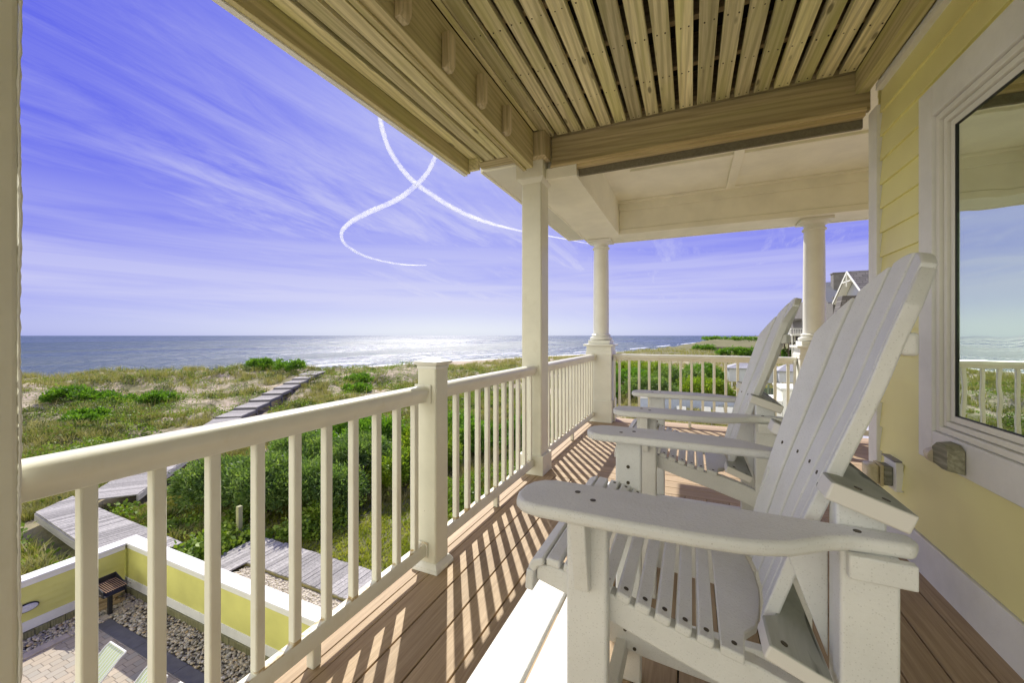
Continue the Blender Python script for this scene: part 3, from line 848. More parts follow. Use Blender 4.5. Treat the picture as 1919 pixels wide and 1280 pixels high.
# charcoal grill
gx, gy = -11.36, 4.22
gr_ = thing('charcoal_grill', 'rusty park charcoal grill on a black post in the gravel corner', 'grill', (gx, gy, G))
obj('post', MB().box(gx - 0.035, gx + 0.035, gy - 0.035, gy + 0.035, G - 0.1, G + 0.52), 'black', gr_, bevel=0.005)
fb = MB()
z0 = G + 0.52
fb.box(gx - 0.24, gx + 0.24, gy - 0.19, gy + 0.19, z0, z0 + 0.012)
fb.box(gx - 0.24, gx - 0.228, gy - 0.19, gy + 0.19, z0 + 0.012, z0 + 0.26)
fb.prism([(gx - 0.227, z0 + 0.012), (gx + 0.24, z0 + 0.012), (gx + 0.20, z0 + 0.12), (gx - 0.227, z0 + 0.25)], 1, gy + 0.178, gy + 0.19)
fb.prism([(gx - 0.227, z0 + 0.012), (gx + 0.24, z0 + 0.012), (gx + 0.20, z0 + 0.12), (gx - 0.227, z0 + 0.25)], 1, gy - 0.19, gy - 0.178)
obj('firebox', fb, 'black', gr_)
gg = MB()
for k in range(10): gg.tube([(gx - 0.21, gy - 0.162 + k * 0.036, z0 + 0.15), (gx + 0.30, gy - 0.162 + k * 0.036, z0 + 0.13)], 0.005, 5)
gg.tube([(gx - 0.2, gy - 0.17, z0 + 0.143), (gx - 0.2, gy + 0.17, z0 + 0.143)], 0.006, 5); gg.tube([(gx + 0.25, gy - 0.17, z0 + 0.125), (gx + 0.25, gy + 0.17, z0 + 0.125)], 0.006, 5)
obj('grate', gg, simple('rusty_grate', (0.42, 0.27, 0.16), 0.7, 0.0), gr_)
for s in (-1, 1): hd = MB().tube([(gx - 0.1, gy + s * 0.19, z0 + 0.09), (gx - 0.1, gy + s * 0.24, z0 + 0.09), (gx + 0.28, gy + s * 0.24, z0 + 0.10)], 0.007, 6); obj('grate_lever', hd, 'rust', gr_)
wd = MB(); r = random.Random(5)
for k in range(7):
    z = G + 0.02 + 0.05 * k
    wd.box(-11.80 + r.uniform(-0.03, 0.03), -11.66 + r.uniform(-0.03, 0.03), 4.02 + r.uniform(-0.05, 0.05), 4.50 + r.uniform(-0.1, 0.1), z, z + 0.044)
wp = obj('lumber_pile', wd, wood('offcut_pine', (0.40, 0.29, 0.15), (0.58, 0.45, 0.27), 1, island_var=0.5), bevel=0.003)
tag(wp, 'small pile of timber offcuts leaning behind the charcoal grill', 'lumber pile')

# striped loungers
m, t, b = newmat('striped_sling')
co = objco(t)
sx_ = N(t, 'ShaderNodeSeparateXYZ'); t.links.new(co, sx_.inputs[0])
fr = M(t, 'FRACT', M(t, 'MULTIPLY', sx_.outputs[0], 15.0))
col = ramp(t, fr, [(0.0, (0.60, 0.63, 0.60)), (0.30, (0.42, 0.52, 0.07)), (0.55, (0.66, 0.68, 0.64)), (0.70, (0.36, 0.46, 0.08)), (0.85, (0.66, 0.68, 0.64))], 'CONSTANT')
t.links.new(col, b.inputs['Base Color']); b.inputs['Roughness'].default_value = 0.7
MT['sling'] = m
def lounger(x, yt, label):
    root = thing('sun_lounger', label, 'sun lounger', (x, yt, G), 'striped loungers on the patio')
    zt = G + 0.86; ys = yt - 0.62; zs = G + 0.36; w_ = 0.24
    sm = MB()
    prof = [(yt, zt), (yt - 0.06, zt - 0.035), (yt - 0.33, (zt + zs) / 2 - 0.03), (ys, zs), (ys - 0.55, zs - 0.02), (ys - 1.25, zs)]
    vs = []; fs = []
    for k, (yy_, zz_) in enumerate(prof):
        for d_ in (0, -0.008): vs += [(x - w_, yy_, zz_ + d_), (x + w_, yy_, zz_ + d_)]
        if k:
            o_ = k * 4
            fs += [(o_ - 4, o_ - 3, o_ + 1, o_), (o_ - 2, o_, o_, o_ + 2)][:1] + [(o_ - 1, o_ - 2, o_ + 2, o_ + 3), (o_ - 4, o_, o_ + 2, o_ - 2), (o_ - 3, o_ - 1, o_ + 3, o_ + 1)]
    sm.add(vs, fs)
    obj('sling', sm, 'sling', root, smooth=True)
    fm_ = MB()
    for s in (-1, 1): fm_.tube([(x + s * (w_ + 0.015), a, c_) for a, c_ in prof], 0.014, 8)
    fm_.tube([(x - w_ - 0.015, yt, zt), (x + w_ + 0.015, yt, zt)], 0.014, 8)
    fm_.tube([(x - w_ - 0.015, ys - 1.25, zs), (x + w_ + 0.015, ys - 1.25, zs)], 0.014, 8)
    obj('frame', fm_, 'white', root, smooth=True)
    for s in (-1, 1):
        for yy_ in (ys - 0.1, ys - 1.1): obj('leg', MB().tube([(x + s * (w_ + 0.015), yy_, zs), (x + s * (w_ + 0.03), yy_ - 0.05, G)], 0.013, 7), 'white', root, smooth=True)
    obj('foot_strut', MB().tube([(x - w_, yt - 0.3, G + 0.6), (x - w_, yt - 0.1, G + 0.02), (x + w_, yt - 0.1, G + 0.02), (x + w_, yt - 0.3, G + 0.6)], 0.010, 6), 'white', root, smooth=True)
lounger(-8.62, 3.30, 'leftmost striped lounger, its green and white back fully in view on the pavers')
lounger(-7.45, 3.32, 'striped lounger next right of the fully visible one, mostly hidden by a baluster')
lounger(-6.65, 3.34, 'rightmost striped lounger, only its back corner showing at the picture bottom')

# walkways
def boards(mb_, p, q, wid, pitch, z0, z1, th=0.035, skew=0.0, gap=0.012, r=random.Random(2)):
    p = Vector((p[0], p[1], z0)); q = Vector((q[0], q[1], z1)); d = q - p; L = d.length; d.normalize()
    s = Vector((-d.y, d.x, 0)).normalized()
    n_ = int(L / pitch)
    for k in range(n_):
        c0 = p + d * (k * pitch); c1 = c0 + d * (pitch - gap)
        e = wid / 2 + r.uniform(-0.012, 0.012); jz = Vector((0, 0, r.uniform(-0.004, 0.004)))
        up = Vector((0, 0, th))
        a = [c0 - s * e, c0 + s * e, c1 + s * e, c1 - s * e]
        vs = [v_ - up for v_ in a] + [v_ + jz for v_ in a]
        mb_.add(vs, [(0, 1, 2, 3), (4, 5, 6, 7), (0, 1, 5, 4), (1, 2, 6, 5), (2, 3, 7, 6), (3, 0, 4, 7)])
MT['greyw'] = wood('grey_walk_boards', (0.24, 0.23, 0.215), (0.44, 0.42, 0.39), 0, rough=0.9, grain=24, along=24, island_var=0.5, dark=(0.12, 0.115, 0.11))
bw = thing('walkway', 'low grey board walkway parallel to the low yellow wall', 'walkway', (-6.5, 7.0, G))
mb = MB(); boards(mb, (-10.44, 7.06), (-1.6, 7.06), 1.05, 0.145, G + 0.15, G + 0.15)
obj('planking', mb, 'greyw', bw)
mb = MB()
r = random.Random(8)
yy = 5.3
# the landing that turns toward the platform, boards laid the other way
for k in range(7):
    x0 = -11.45 + k * 0.142
    mb.box(x0, x0 + 0.13, 5.02, 7.56 + r.uniform(-0.02, 0.02), G + 0.115, G + 0.152 + r.uniform(-0.003, 0.003))
obj('landing', mb, 'greyw', bw)
for jy in (6.56, 7.50): obj('joist', MB().box(-11.4, -1.6, jy, jy + 0.04, G - 0.1, G + 0.112), 'piney', bw)

MT['riser'] = wood('dark_riser', (0.13, 0.125, 0.12), (0.22, 0.21, 0.2), 0, grain=20, along=2)
pf = thing('boardwalk', 'wide grey boardwalk platform with diagonal path climbing in steps over the dune', 'boardwalk', (-16.5, 6.6, G))
mb = MB()
# platform outline: quad (-13.3,5.0) (-18.7,5.2) (-19.6,7.6) (-17.0,7.1) (-13.0,6.2)
def poly_boards(mb_, poly, ang_, pitch, z, th=0.04, gap=0.014):
    """fill a convex polygon with boards running along ang_"""
    ca, sa = math.cos(ang_), math.sin(ang_)
    q = [(x * ca + y * sa, -x * sa + y * ca) for x, y in poly]
    v0 = min(b_ for a_, b_ in q); v1 = max(b_ for a_, b_ in q)
    v = v0
    def cut(vv):
        xs = []
        for i_ in range(len(q)):
            (a1, b1), (a2, b2) = q[i_], q[(i_ + 1) % len(q)]
            if (b1 - vv) * (b2 - vv) < 0: xs.append(a1 + (a2 - a1) * (vv - b1) / (b2 - b1))
        return (min(xs), max(xs)) if len(xs) >= 2 else None
    while v < v1 - 0.02:
        w2 = min(v + pitch - gap, v1 - 0.003)
        A_ = cut(v + 0.003); B_ = cut(w2 - 0.002)
        if A_ and B_:
            pts = [(A_[0], v), (A_[1], v), (B_[1], w2), (B_[0], w2)]
            pw = [(a_ * ca - b_ * sa, a_ * sa + b_ * ca) for a_, b_ in pts]
            jz = r.uniform(-0.004, 0.004)
            mb_.add([(x, y, z - th) for x, y in pw] + [(x, y, z + jz) for x, y in pw], [(0, 1, 2, 3), (4, 5, 6, 7), (0, 1, 5, 4), (1, 2, 6, 5), (2, 3, 7, 6), (3, 0, 4, 7)])
        v += pitch
PZ = -4.32
plat = [(-12.35, 4.75), (-13.9, 4.85), (-18.7, 5.20), (-19.4, 6.25), (-16.7, 6.15), (-12.35, 6.05)]
poly_boards(mb, plat, R(78), 0.15, PZ)
obj('platform', mb, 'greyw', pf)
mb = MB()
for (a_, b_) in (((-13.9, 4.85), (-18.7, 5.20)), ((-18.7, 5.20), (-19.4, 6.25)), ((-12.35, 6.05), (-16.7, 6.15))):
    mb.bar((a_[0], a_[1], PZ - 0.16), (b_[0], b_[1], PZ - 0.16), 0.05, 0.22)
obj('fascia', mb, 'grey', pf)
# diagonal path: lower deck slightly higher than the platform
P0 = Vector((-17.9, 6.6)); P1 = Vector((-28.2, 16.4))
mb = MB(); boards(mb, P0, P1, 1.55, 0.15, PZ + 0.06, PZ + 0.02)
obj('path', mb, 'greyw', pf)
dvec = (P1 - P0).normalized(); side = Vector((-dvec.y, dvec.x))
mb = MB()
for s in (-1, 1):
    a_ = P0 + side * s * 0.77; b_ = P1 + side * s * 0.77
    mb.bar((a_.x, a_.y, PZ - 0.08), (b_.x, b_.y, PZ - 0.12), 0.05, 0.2)
obj('stringer', mb, 'grey', pf)
S0 = P1.copy(); sdir = (Vector((-38.9, 30.9)) - S0).normalized(); total = (Vector((-38.9, 30.9)) - S0).length
ns = 7; sl_ = total / ns
sside = Vector((-sdir.y, sdir.x))
for k in range(ns):
    z = PZ + 0.10 + 0.155 * k
    a_ = S0 + sdir * (sl_ * k); b_ = S0 + sdir * (sl_ * (k + 1) + 0.05)
    mb = MB(); boards(mb, a_, b_, 1.5, 0.15, z, z)
    stp = obj('step', mb, 'greyw', pf)
    mb = MB(); mb.bar((a_ - sside * 0.745).to_3d() + Vector((0, 0, z - 0.11)), (a_ + sside * 0.745).to_3d() + Vector((0, 0, z - 0.11)), 0.045, 0.14)
    for s in (-1, 1):
        mb.bar((a_ + sside * s * 0.76).to_3d() + Vector((0, 0, z - 0.14)), (b_ + sside * s * 0.76).to_3d() + Vector((0, 0, z - 0.14)), 0.045, 0.2)
        q_ = a_ + sside * s * 0.76; mb.box(q_.x - 0.05, q_.x + 0.05, q_.y - 0.05, q_.y + 0.05, z - 1.2, z - 0.1)
    obj('riser', mb, 'riser', stp)
mb = MB(); a_ = S0 + sdir * total; b_ = a_ + sdir * 4.5
boards(mb, a_, b_, 1.9, 0.15, PZ + 0.1 + 0.155 * 7, PZ + 0.1 + 0.155 * 7)
mb.bar(a_.to_3d() + Vector((0.9, 0.0, PZ + 0.93)), b_.to_3d() + Vector((0.9, 0.0, PZ + 0.93)), 0.05, 0.25)
obj('top_landing', mb, 'greyw', pf)
for q, (x, y, h, lab) in enumerate([(-11.95, 7.25, 1.05, 'yellow topped square post at the shaded end of the walkway'), (-10.9, 10.3, 1.0, 'split grey green post in the thicket, mid railing'),
                                    (-10.3, 11.7, 1.05, 'thin post just left of the small railing post'), (-8.0, 14.2, 1.0, 'weathered post between balusters beyond the small railing post')]):
    zz_ = TZ(x, y)
    o = obj('wooden_post', MB().box(x - 0.06, x + 0.06, y - 0.06, y + 0.06, zz_ - 0.3, zz_ + h), 'post', bevel=0.008)
    tag(o, lab, 'post', 'square wooden posts in the yard')

# ------------------------------------------------------------------ deck
mb = MB()
x = -1.345
mb.box(-1.345, -1.261, -3.0, 5.93, -0.026, 0.0)
mb.box(-1.257, -1.2035, -3.0, 5.80, -0.026, 0.0)
xs = -1.2
k = 0
while xs < 1.03:
    e = min(xs + 0.1380, 1.055)
    mb.box(xs, e, -3.0, 3.235, -0.026, 0.0)
    xs += 0.1450
obj1 = tag(obj('deck_floor', mb, 'deck', bevel=0.0025), kind='structure')
mb = MB()
yy = 3.24
while yy < 5.55:
    mb.box(-1.199, 5.0, yy, yy + 0.1375, -0.026, 0.0); yy += 0.144
mb.box(-1.199, 5.0, yy, 5.755, -0.026, 0.0); mb.box(-1.199, 5.0, 5.76, 5.93, -0.026, 0.0)
tag(obj('cross_deck_floor', mb, 'deckx', bevel=0.0025), kind='structure')
mb = MB()
for yy in np.arange(-2.9, 5.9, 0.405): mb.box(-1.30, 1.04 if yy < 3.2 else 5.0, yy, yy + 0.04, -0.24, -0.028)
mb.box(-1.325, -1.305, -3, 5.9, -0.30, -0.028)
tag(obj('deck_framing', mb, 'dark'), kind='structure')

# ------------------------------------------------------------------ railings
RX = -1.25
GR = 'white railing sections round the porch'
def railing(label, axis, a0, a1, c, blocks, first=None, pitch=0.13):
    """axis 1: runs along Y at x=c ; axis 0: runs along X at y=c"""
    root = thing('railing', label, 'railing', (c, (a0 + a1) / 2, 0) if axis == 1 else ((a0 + a1) / 2, c, 0), GR)
    ins = 1 if axis == 1 else -1
    # top rail profile (w, z)
    pr = []
    n_ = 9
    W2 = 0.042; z0_, z1_ = 0.862, 0.943
    pr = [(-0.024, z0_), (0.024, z0_), (0.027, z0_ + 0.018), (0.036, z0_ + 0.030), (W2, z0_ + 0.046), (W2, z1_ - 0.020), (0.036, z1_ - 0.008), (0.024, z1_ - 0.001), (0.0, z1_ + 0.002)]
    pr = pr + [(-a_, b_) for a_, b_ in reversed(pr[2:-1])]
    if axis == 1: obj('top_rail', MB().prism([(c + a_, b_) for a_, b_ in pr], 1, a0, a1), 'vinyl', root, bevel=0.003)
    else: obj('top_rail', MB().prism([(c + a_, b_) for a_, b_ in pr], 0, a0, a1), 'vinyl', root, bevel=0.003)
    bp = [(-0.022, 0.078), (0.022, 0.078), (0.022, 0.125), (0.014, 0.140), (-0.014, 0.140), (-0.022, 0.125)]
    obj('bottom_rail', MB().prism([(c + a_, b_) for a_, b_ in bp], axis, a0, a1), 'vinyl', root, bevel=0.002)
    L = a1 - a0
    n_ = int(round(L / pitch))
    s = first if first is not None else a0 + (L - (n_ - 1) * pitch) / 2
    while s < a1 - 0.03:
        if s > a0 + 0.02:
            m_ = MB()
            if axis == 1: m_.box(c - 0.0155, c + 0.0155, s - 0.0155, s + 0.0155, 0.137, 0.868)
            else: m_.box(s - 0.0155, s + 0.0155, c - 0.0155, c + 0.0155, 0.137, 0.868)
            obj('baluster', m_, 'vinyl', root, bevel=0.005)
        s += pitch
    for s in blocks:
        m_ = MB()
        if axis == 1: m_.box(c - 0.018, c + 0.018, s - 0.018, s + 0.018, 0.001, 0.077)
        else: m_.box(s - 0.018, s + 0.018, c - 0.018, c + 0.018, 0.001, 0.077)
        obj('support_foot', m_, 'vinyl', root, bevel=0.004)
    for s in (a0, a1):
        d_ = 0.006 if s == a0 else -0.006
        lo, hi = min(s, s + d_), max(s, s + d_)
        for (w_, zz0, zz1) in ((0.050, 0.855, 0.950), (0.030, 0.070, 0.148)):
            m_ = MB()
            if axis == 1: m_.box(c - w_, c + w_, lo, hi, zz0, zz1)
            else: m_.box(lo, hi, c - w_, c + w_, zz0, zz1)
            obj('bracket', m_, 'vinyl', root, bevel=0.002)
    return root
railing('nearest railing section, from the left edge of the picture to the small capped post', 1, 0.31, 1.665, RX, [1.02], first=0.425)
railing('railing section on the near side of the column cut off by the left picture edge', 1, -2.6, 0.10, RX, [-1.2])
railing('railing section between the small capped post and the square column', 1, 1.785, 3.205, RX, [2.5])
railing('railing section from the square column to the corner pedestal', 1, 3.40, 5.515, RX, [4.45])
railing('far railing section across the porch end, behind both chairs', 0, -1.0, 1.13, 5.69, [-0.02], first=-0.918, pitch=0.1313)
railing('far railing section right of the right hand pedestal, seen by the house corner', 0, 1.48, 4.4, 5.69, [2.2])

def cap_post():
    x, y, h = -1.232, 1.725, 0.057
    root = thing('railing_post', 'short square white post with a pyramid cap between two railing sections', 'post', (x, y, 0))
    obj('post_sleeve', MB().box(x - h, x + h, y - h, y + h, 0.0, 1.045), 'cream', root, bevel=0.010, seg=3)
    def frus(m_, a0_, z0_, a1_, z1_):
        vs = [(x + sx2 * a_, y + sy2 * a_, z_) for a_, z_ in ((a0_, z0_), (a1_, z1_)) for sx2, sy2 in ((-1, -1), (1, -1), (1, 1), (-1, 1))]
        m_.add(vs, [(3, 2, 1, 0), (4, 5, 6, 7), (0, 1, 5, 4), (1, 2, 6, 5), (2, 3, 7, 6), (3, 0, 4, 7)])
    m_ = MB(); frus(m_, 0.059, 1.030, 0.059, 1.046); frus(m_, 0.060, 1.047, 0.074, 1.060); frus(m_, 0.074, 1.0605, 0.074, 1.066); frus(m_, 0.072, 1.0665, 0.004, 1.088)
    obj('cap', m_, 'white', root, bevel=0.002)
    m_ = MB(); frus(m_, 0.078, 0.001, 0.076, 0.020); frus(m_, 0.0755, 0.0205, 0.060, 0.045)
    obj('base_skirt', m_, 'white', root, bevel=0.003)
cap_post()
def square_column(y0, y1, label, top=2.705):
    root = thing('square_column', label, 'column', (-1.263, (y0 + y1) / 2, 0), 'tall square porch columns')
    yc = (y0 + y1) / 2; hh = (y1 - y0) / 2
    obj('shaft', MB().box(-1.355, -1.172, y0, y1, 0.0, top - 0.10), 'cream', root, bevel=0.012, seg=3)
    obj('base_skirt', MB().box(-1.378, -1.150, y0 - 0.022, y1 + 0.022, 0.001, 0.168), 'cream', root, bevel=0.004)
    m_ = MB(); m_.box(-1.395, -1.148, yc - hh - 0.032, yc + hh - 0.0 + 0.012 + 0.02, top - 0.145, top)
    vs = []
    for a_, z_ in ((0.002, top - 0.185), (0.024, top - 0.146)):
        vs += [(-1.355 - a_, y0 - a_, z_), (-1.172 + a_, y0 - a_, z_), (-1.172 + a_, y1 + a_, z_), (-1.355 - a_, y1 + a_, z_)]
    m_.add(vs, [(3, 2, 1, 0), (4, 5, 6, 7), (0, 1, 5, 4), (1, 2, 6, 5), (2, 3, 7, 6), (3, 0, 4, 7)])
    obj('capital', m_, 'cream', root, bevel=0.003)
    return root
square_column(3.205, 3.395, 'tall square column in the middle of the picture, by the wooden cross beam')
nc = square_column(0.105, 0.308, 'near column cut off by the left edge of the picture')

r = random.Random(4)
bead = [(-1.1745 + 0.0012 * math.sin(k * 0.23) + r.uniform(-0.0006, 0.0006), 0.3062 + 0.0010 * math.sin(k * 0.17 + 1) + r.uniform(-0.0006, 0.0006), 0.17 + k * 0.011) for k in range(216)]
obj('caulk_bead', MB().tube(bead, [0.0026 + r.uniform(-0.0007, 0.0010) for _ in bead], 6), 'white', nc, smooth=True)
def round_column(cx, cy, label):
    root = thing('round_column', label, 'column', (cx, cy, 0), 'round columns on square pedestals')
    h = 0.170
    obj('pedestal', MB().box(cx - h, cx + h, cy - h, cy + h, 0.001, 1.055), 'white', root, bevel=0.004)
    m_ = MB().box(cx - h - 0.012, cx + h + 0.012, cy - h - 0.012, cy + h + 0.012, 0.0, 0.30)
    m_.box(cx - h - 0.008, cx + h + 0.008, cy - h - 0.008, cy + h + 0.008, 0.93, 0.985)
    obj('pedestal_trim', m_, 'white', root, bevel=0.004)
    obj('pedestal_cap', MB().box(cx - h - 0.035, cx + h + 0.035, cy - h - 0.035, cy + h + 0.035, 1.056, 1.082).box(cx - 0.15, cx + 0.15, cy - 0.15, cy + 0.15, 1.083, 1.135), 'white', root, bevel=0.004)
    obj('base_ring', MB().lathe(cx, cy, [(0.140, 1.136), (0.155, 1.146), (0.158, 1.162), (0.150, 1.178), (0.128, 1.184), (0.124, 1.194), (0.134, 1.202), (0.134, 1.212), (0.118, 1.222)], 40), 'white', root, smooth=True)
    obj('shaft', MB().lathe(cx, cy, [(0.112, 1.215), (0.108, 1.24), (0.108, 1.7), (0.104, 2.2), (0.100, 2.46)], 40), 'white', root, smooth=True)
    m_ = MB().lathe(cx, cy, [(0.100, 2.425), (0.118, 2.430), (0.120, 2.442), (0.112, 2.450), (0.102, 2.456), (0.102, 2.49), (0.125, 2.505), (0.145, 2.520)], 40)
    m_.box(cx - 0.155, cx + 0.155, cy - 0.155, cy + 0.155, 2.521, 2.548)
    obj('capital', m_, 'white', root, bevel=0.0, smooth=True)
    return root
round_column(-1.175, 5.69, 'round column on the corner pedestal, left of the two')
round_column(1.307, 5.69, 'round column on the right pedestal, partly behind the nearest chair')
# corner brace boards beside the pedestals
for cx, s, lab in ((-0.985, 1, 'narrow trim strip on the right side of the corner pedestal'), (1.115, -1, 'stepped bracket trim on the left side of the right pedestal')):
    x0, x1 = (cx, cx + 0.02) if s > 0 else (cx - 0.02, cx)
    o = obj('trim_strip', MB().box(x0, x1, 5.60, 5.655, 0.01, 0.90), 'white', bevel=0.003)
    tag(o, lab, 'trim')

# ------------------------------------------------------------------ slatted roof overhead
rf = thing('slatted_ceiling', 'weathered pine slats and beams of the upper deck overhead', 'ceiling', (0, 1.5, 2.9))
mb = MB(); r = random.Random(12)
mb.box(-1.199, -1.160, -2.6, 3.09, 2.903, 2.940)
xe = [-1.155 + 0.1193 * k for k in range(19)]
for k, x0 in enumerate(xe):
    if x0 + 0.09 > 1.0: continue
    mb.box(x0, x0 + 0.090, -2.6, 3.235, 2.902 + r.uniform(-0.002, 0.002), 2.940)
obj('inner_slats', mb, 'slat', rf, bevel=0.003)
nl = MB(); vs = []
for k, x0 in enumerate(xe):
    if x0 + 0.09 > 1.0: continue
    for yy in np.arange(-0.47, 3.2, 0.406):
        for dx in (0.022, 0.068):
            a_ = x0 + dx + r.uniform(-0.006, 0.006); b_ = yy + 0.019 + r.uniform(-0.008, 0.008)
            nl.tube([(a_, b_, 2.904), (a_, b_, 2.899)], 0.0042, 6)
tag(obj('nails', nl, 'screw', rf), kind='stuff')
mb = MB()
for yy in np.arange(-2.5, 3.2, 0.406):
    mb.box(-1.2, 1.0, yy, yy + 0.038, 2.942, 3.13)
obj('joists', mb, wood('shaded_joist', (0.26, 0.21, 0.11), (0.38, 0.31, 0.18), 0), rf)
mb = MB().box(-1.2, 1.04, 3.262, 3.30, 2.908, 3.135)
obj('end_joist', mb, 'pinex', rf)
mb = MB()
x = -1.9
while x < 1.05: mb.box(x, x + 0.137, -2.6, 3.3, 3.14, 3.17); x += 0.1405
mb.box(1.04, 1.2, -2.6, 3.3, 2.95, 3.17)
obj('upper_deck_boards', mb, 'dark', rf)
mb = MB()
for (a_, b_) in ((-1.725, -1.640), (-1.612, -1.527), (-1.500, -1.415), (-1.388, -1.304)):
    mb.box(a_, b_, -2.6, 3.02, 2.702, 2.738)
obj('outer_slats', mb, 'slat', rf, bevel=0.003)
mb = MB().box(-1.72, -1.30, 3.025, 3.155, 2.700, 2.736)
obj('slat_end_board', mb, 'pinex', rf, bevel=0.002)
mb = MB()
for yy in np.arange(-2.5, 3.2, 0.406): mb.box(-1.72, -1.29, yy, yy + 0.038, 2.742, 2.93)
mb.box(-1.75, -1.20, -2.6, 3.3, 2.94, 2.96)
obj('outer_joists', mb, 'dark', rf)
mb = MB().box(-1.290, -1.202, -2.6, 3.09, 2.600, 2.900).box(-1.294, -1.262, -2.6, 3.092, 2.585, 2.598)
obj('edge_beam', mb, 'piney', rf, bevel=0.003)
mb = MB()
obj('fascia', MB().box(-1.765, -1.730, -2.6, 2.965, 2.590, 2.94), 'piney', rf, bevel=0.002)
obj('fascia_edging', MB().box(-1.800, -1.766, -2.6, 2.975, 2.582, 2.95), 'trim', rf)
obj('fascia_cap', MB().box(-1.729, -1.634, 2.930, 2.962, 2.604, 2.700), 'slat', rf, bevel=0.002)
bl = MB()
for k, yy in enumerate(np.arange(0.29, 2.7, 0.3665)):
    m_ = MB().prism([(-1.2, 2.60 + 0.012), (-1.168, 2.612), (-1.150, 2.640), (-1.150, 2.80), (-1.2, 2.80)], 1, yy, yy + 0.062)
    obj('joist_block', m_, 'pinez', rf, bevel=0.004)
obj('post_block', MB().box(-1.272, -1.104, 3.095, 3.258, 2.697, 2.900), 'pinez', rf, bevel=0.004)
obj('cross_beam', MB().box(-1.102, 1.045, 3.262, 3.305, 2.648, 2.905), 'pinex', rf, bevel=0.003)
obj('beam_trim', MB().box(-1.102, 1.02, 3.240, 3.261, 2.640, 2.662).box(-1.10, 1.02, 3.262, 3.35, 2.618, 2.640), wood('pale_strip', (0.55, 0.44, 0.22), (0.68, 0.57, 0.33), 0), rf)
obj('flashing', MB().box(-0.875, 1.02, 3.31, 3.335, 2.560, 2.617), simple('old_flashing', (0.19, 0.175, 0.12), 0.9, bsc=60), rf)
obj('ledger', MB().box(0.965, 1.035, -2.6, 3.258, 2.760, 2.900), 'piney', rf, bevel=0.002)

# ------------------------------------------------------------------ painted roof of the far porch
pc_ = thing('porch_ceiling', 'cream panelled ceiling with boxed beams over the far end of the porch', 'ceiling', (0, 4.6, 2.9))
obj('panel', MB().box(-0.9, 5.0, 3.36, 5.45, 2.985, 3.01), 'ceil', pc_)
m_ = MB().box(-0.89, 5.0, 3.36, 3.55, 2.962, 2.9845).box(-0.89, 5.0, 5.38, 5.45, 2.960, 2.9845)
m_.box(-0.60, 5.0, 4.41, 4.49, 2.960, 2.9845)
m_.box(0.375, 0.465, 3.551, 5.38, 2.955, 2.9843).box(2.3, 2.37, 3.551, 5.38, 2.973, 2.9843)
obj('batten', m_, 'ceil', pc_, bevel=0.002)
obj('side_beam', MB().box(-1.355, -0.885, 3.31, 5.85, 2.552, 2.99).box(-1.145, -0.885, 3.263, 3.309, 2.552, 2.61), 'ceil', pc_, bevel=0.005)
obj('beam_end_trim', MB().box(-1.147, -0.875, 3.245, 3.2615, 2.545, 2.638), 'ceil', pc_, bevel=0.003)
m_ = MB().box(-0.884, 5.0, 5.45, 5.53, 2.62, 2.99).box(-0.884, 5.0, 5.44, 5.85, 2.552, 2.619)
m_.box(-0.884, 5.0, 5.43, 5.449, 2.86, 2.985)
obj('end_beam', m_, 'ceil', pc_, bevel=0.005)
obj('beam_edging', MB().box(-1.36, 5.0, 5.851, 5.90, 2.545, 2.70).box(-1.372, -1.356, 3.4, 5.90, 2.545, 2.70), 'ceil', pc_, bevel=0.003)
obj('soffit', MB().box(-1.72, -1.373, 3.20, 6.0, 2.690, 2.705).box(-1.373, 5.0, 5.901, 6.0, 2.690, 2.705), painted('vented_soffit', (0.72, 0.70, 0.60), 0.5, 0.03), pc_)
obj('fascia', MB().box(-1.745, -1.721, 3.17, 6.02, 2.675, 3.015).box(-1.721, 5.0, 6.001, 6.02, 2.675, 3.015).box(-1.72, -1.40, 3.165, 3.199, 2.688, 2.80), 'ceil', pc_, bevel=0.003)
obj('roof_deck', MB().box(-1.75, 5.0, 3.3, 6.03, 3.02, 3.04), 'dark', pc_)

# ------------------------------------------------------------------ house wall
hs = thing('house_wall', 'yellow lap sided house wall with white trim and a large window', 'house', (1.1, 0, 0))
WX_ = 1.075
mb = MB()
def lap(mb_, z0_, z1_, ya, yb):
    mb_.prism([(WX_ + 0.028, z0_), (WX_ - 0.010, z0_), (WX_ + 0.004, z1_ + 0.001), (WX_ + 0.028, z1_ + 0.001)], 1, ya, yb)
z = 0.19
zs_ = []
while z < 2.72:
    z1 = min(z + 0.1497, 2.745)
    if z < 0.60 or z1 > 2.394: lap(mb, z, z1, -3.0, 3.19)
    else: lap(mb, z, z1, 2.665, 3.19)
    z += 0.1497
# wall area behind and beyond the window
for z in (0.60,):
    pass
obj('siding', mb, 'siding', hs)
obj('corner_board', MB().box(WX_ - 0.025, WX_ + 0.02, 3.191, 3.315, -0.02, 2.64), 'trim', hs, bevel=0.004)
obj('base_board', MB().box(WX_ - 0.022, WX_ + 0.02, -3.0, 3.19, -0.01, 0.186), 'trim', hs, bevel=0.003)
obj('frieze_board', MB().box(WX_ - 0.03, WX_ + 0.02, -3.0, 3.19, 2.725, 2.77), 'trim', hs, bevel=0.003)
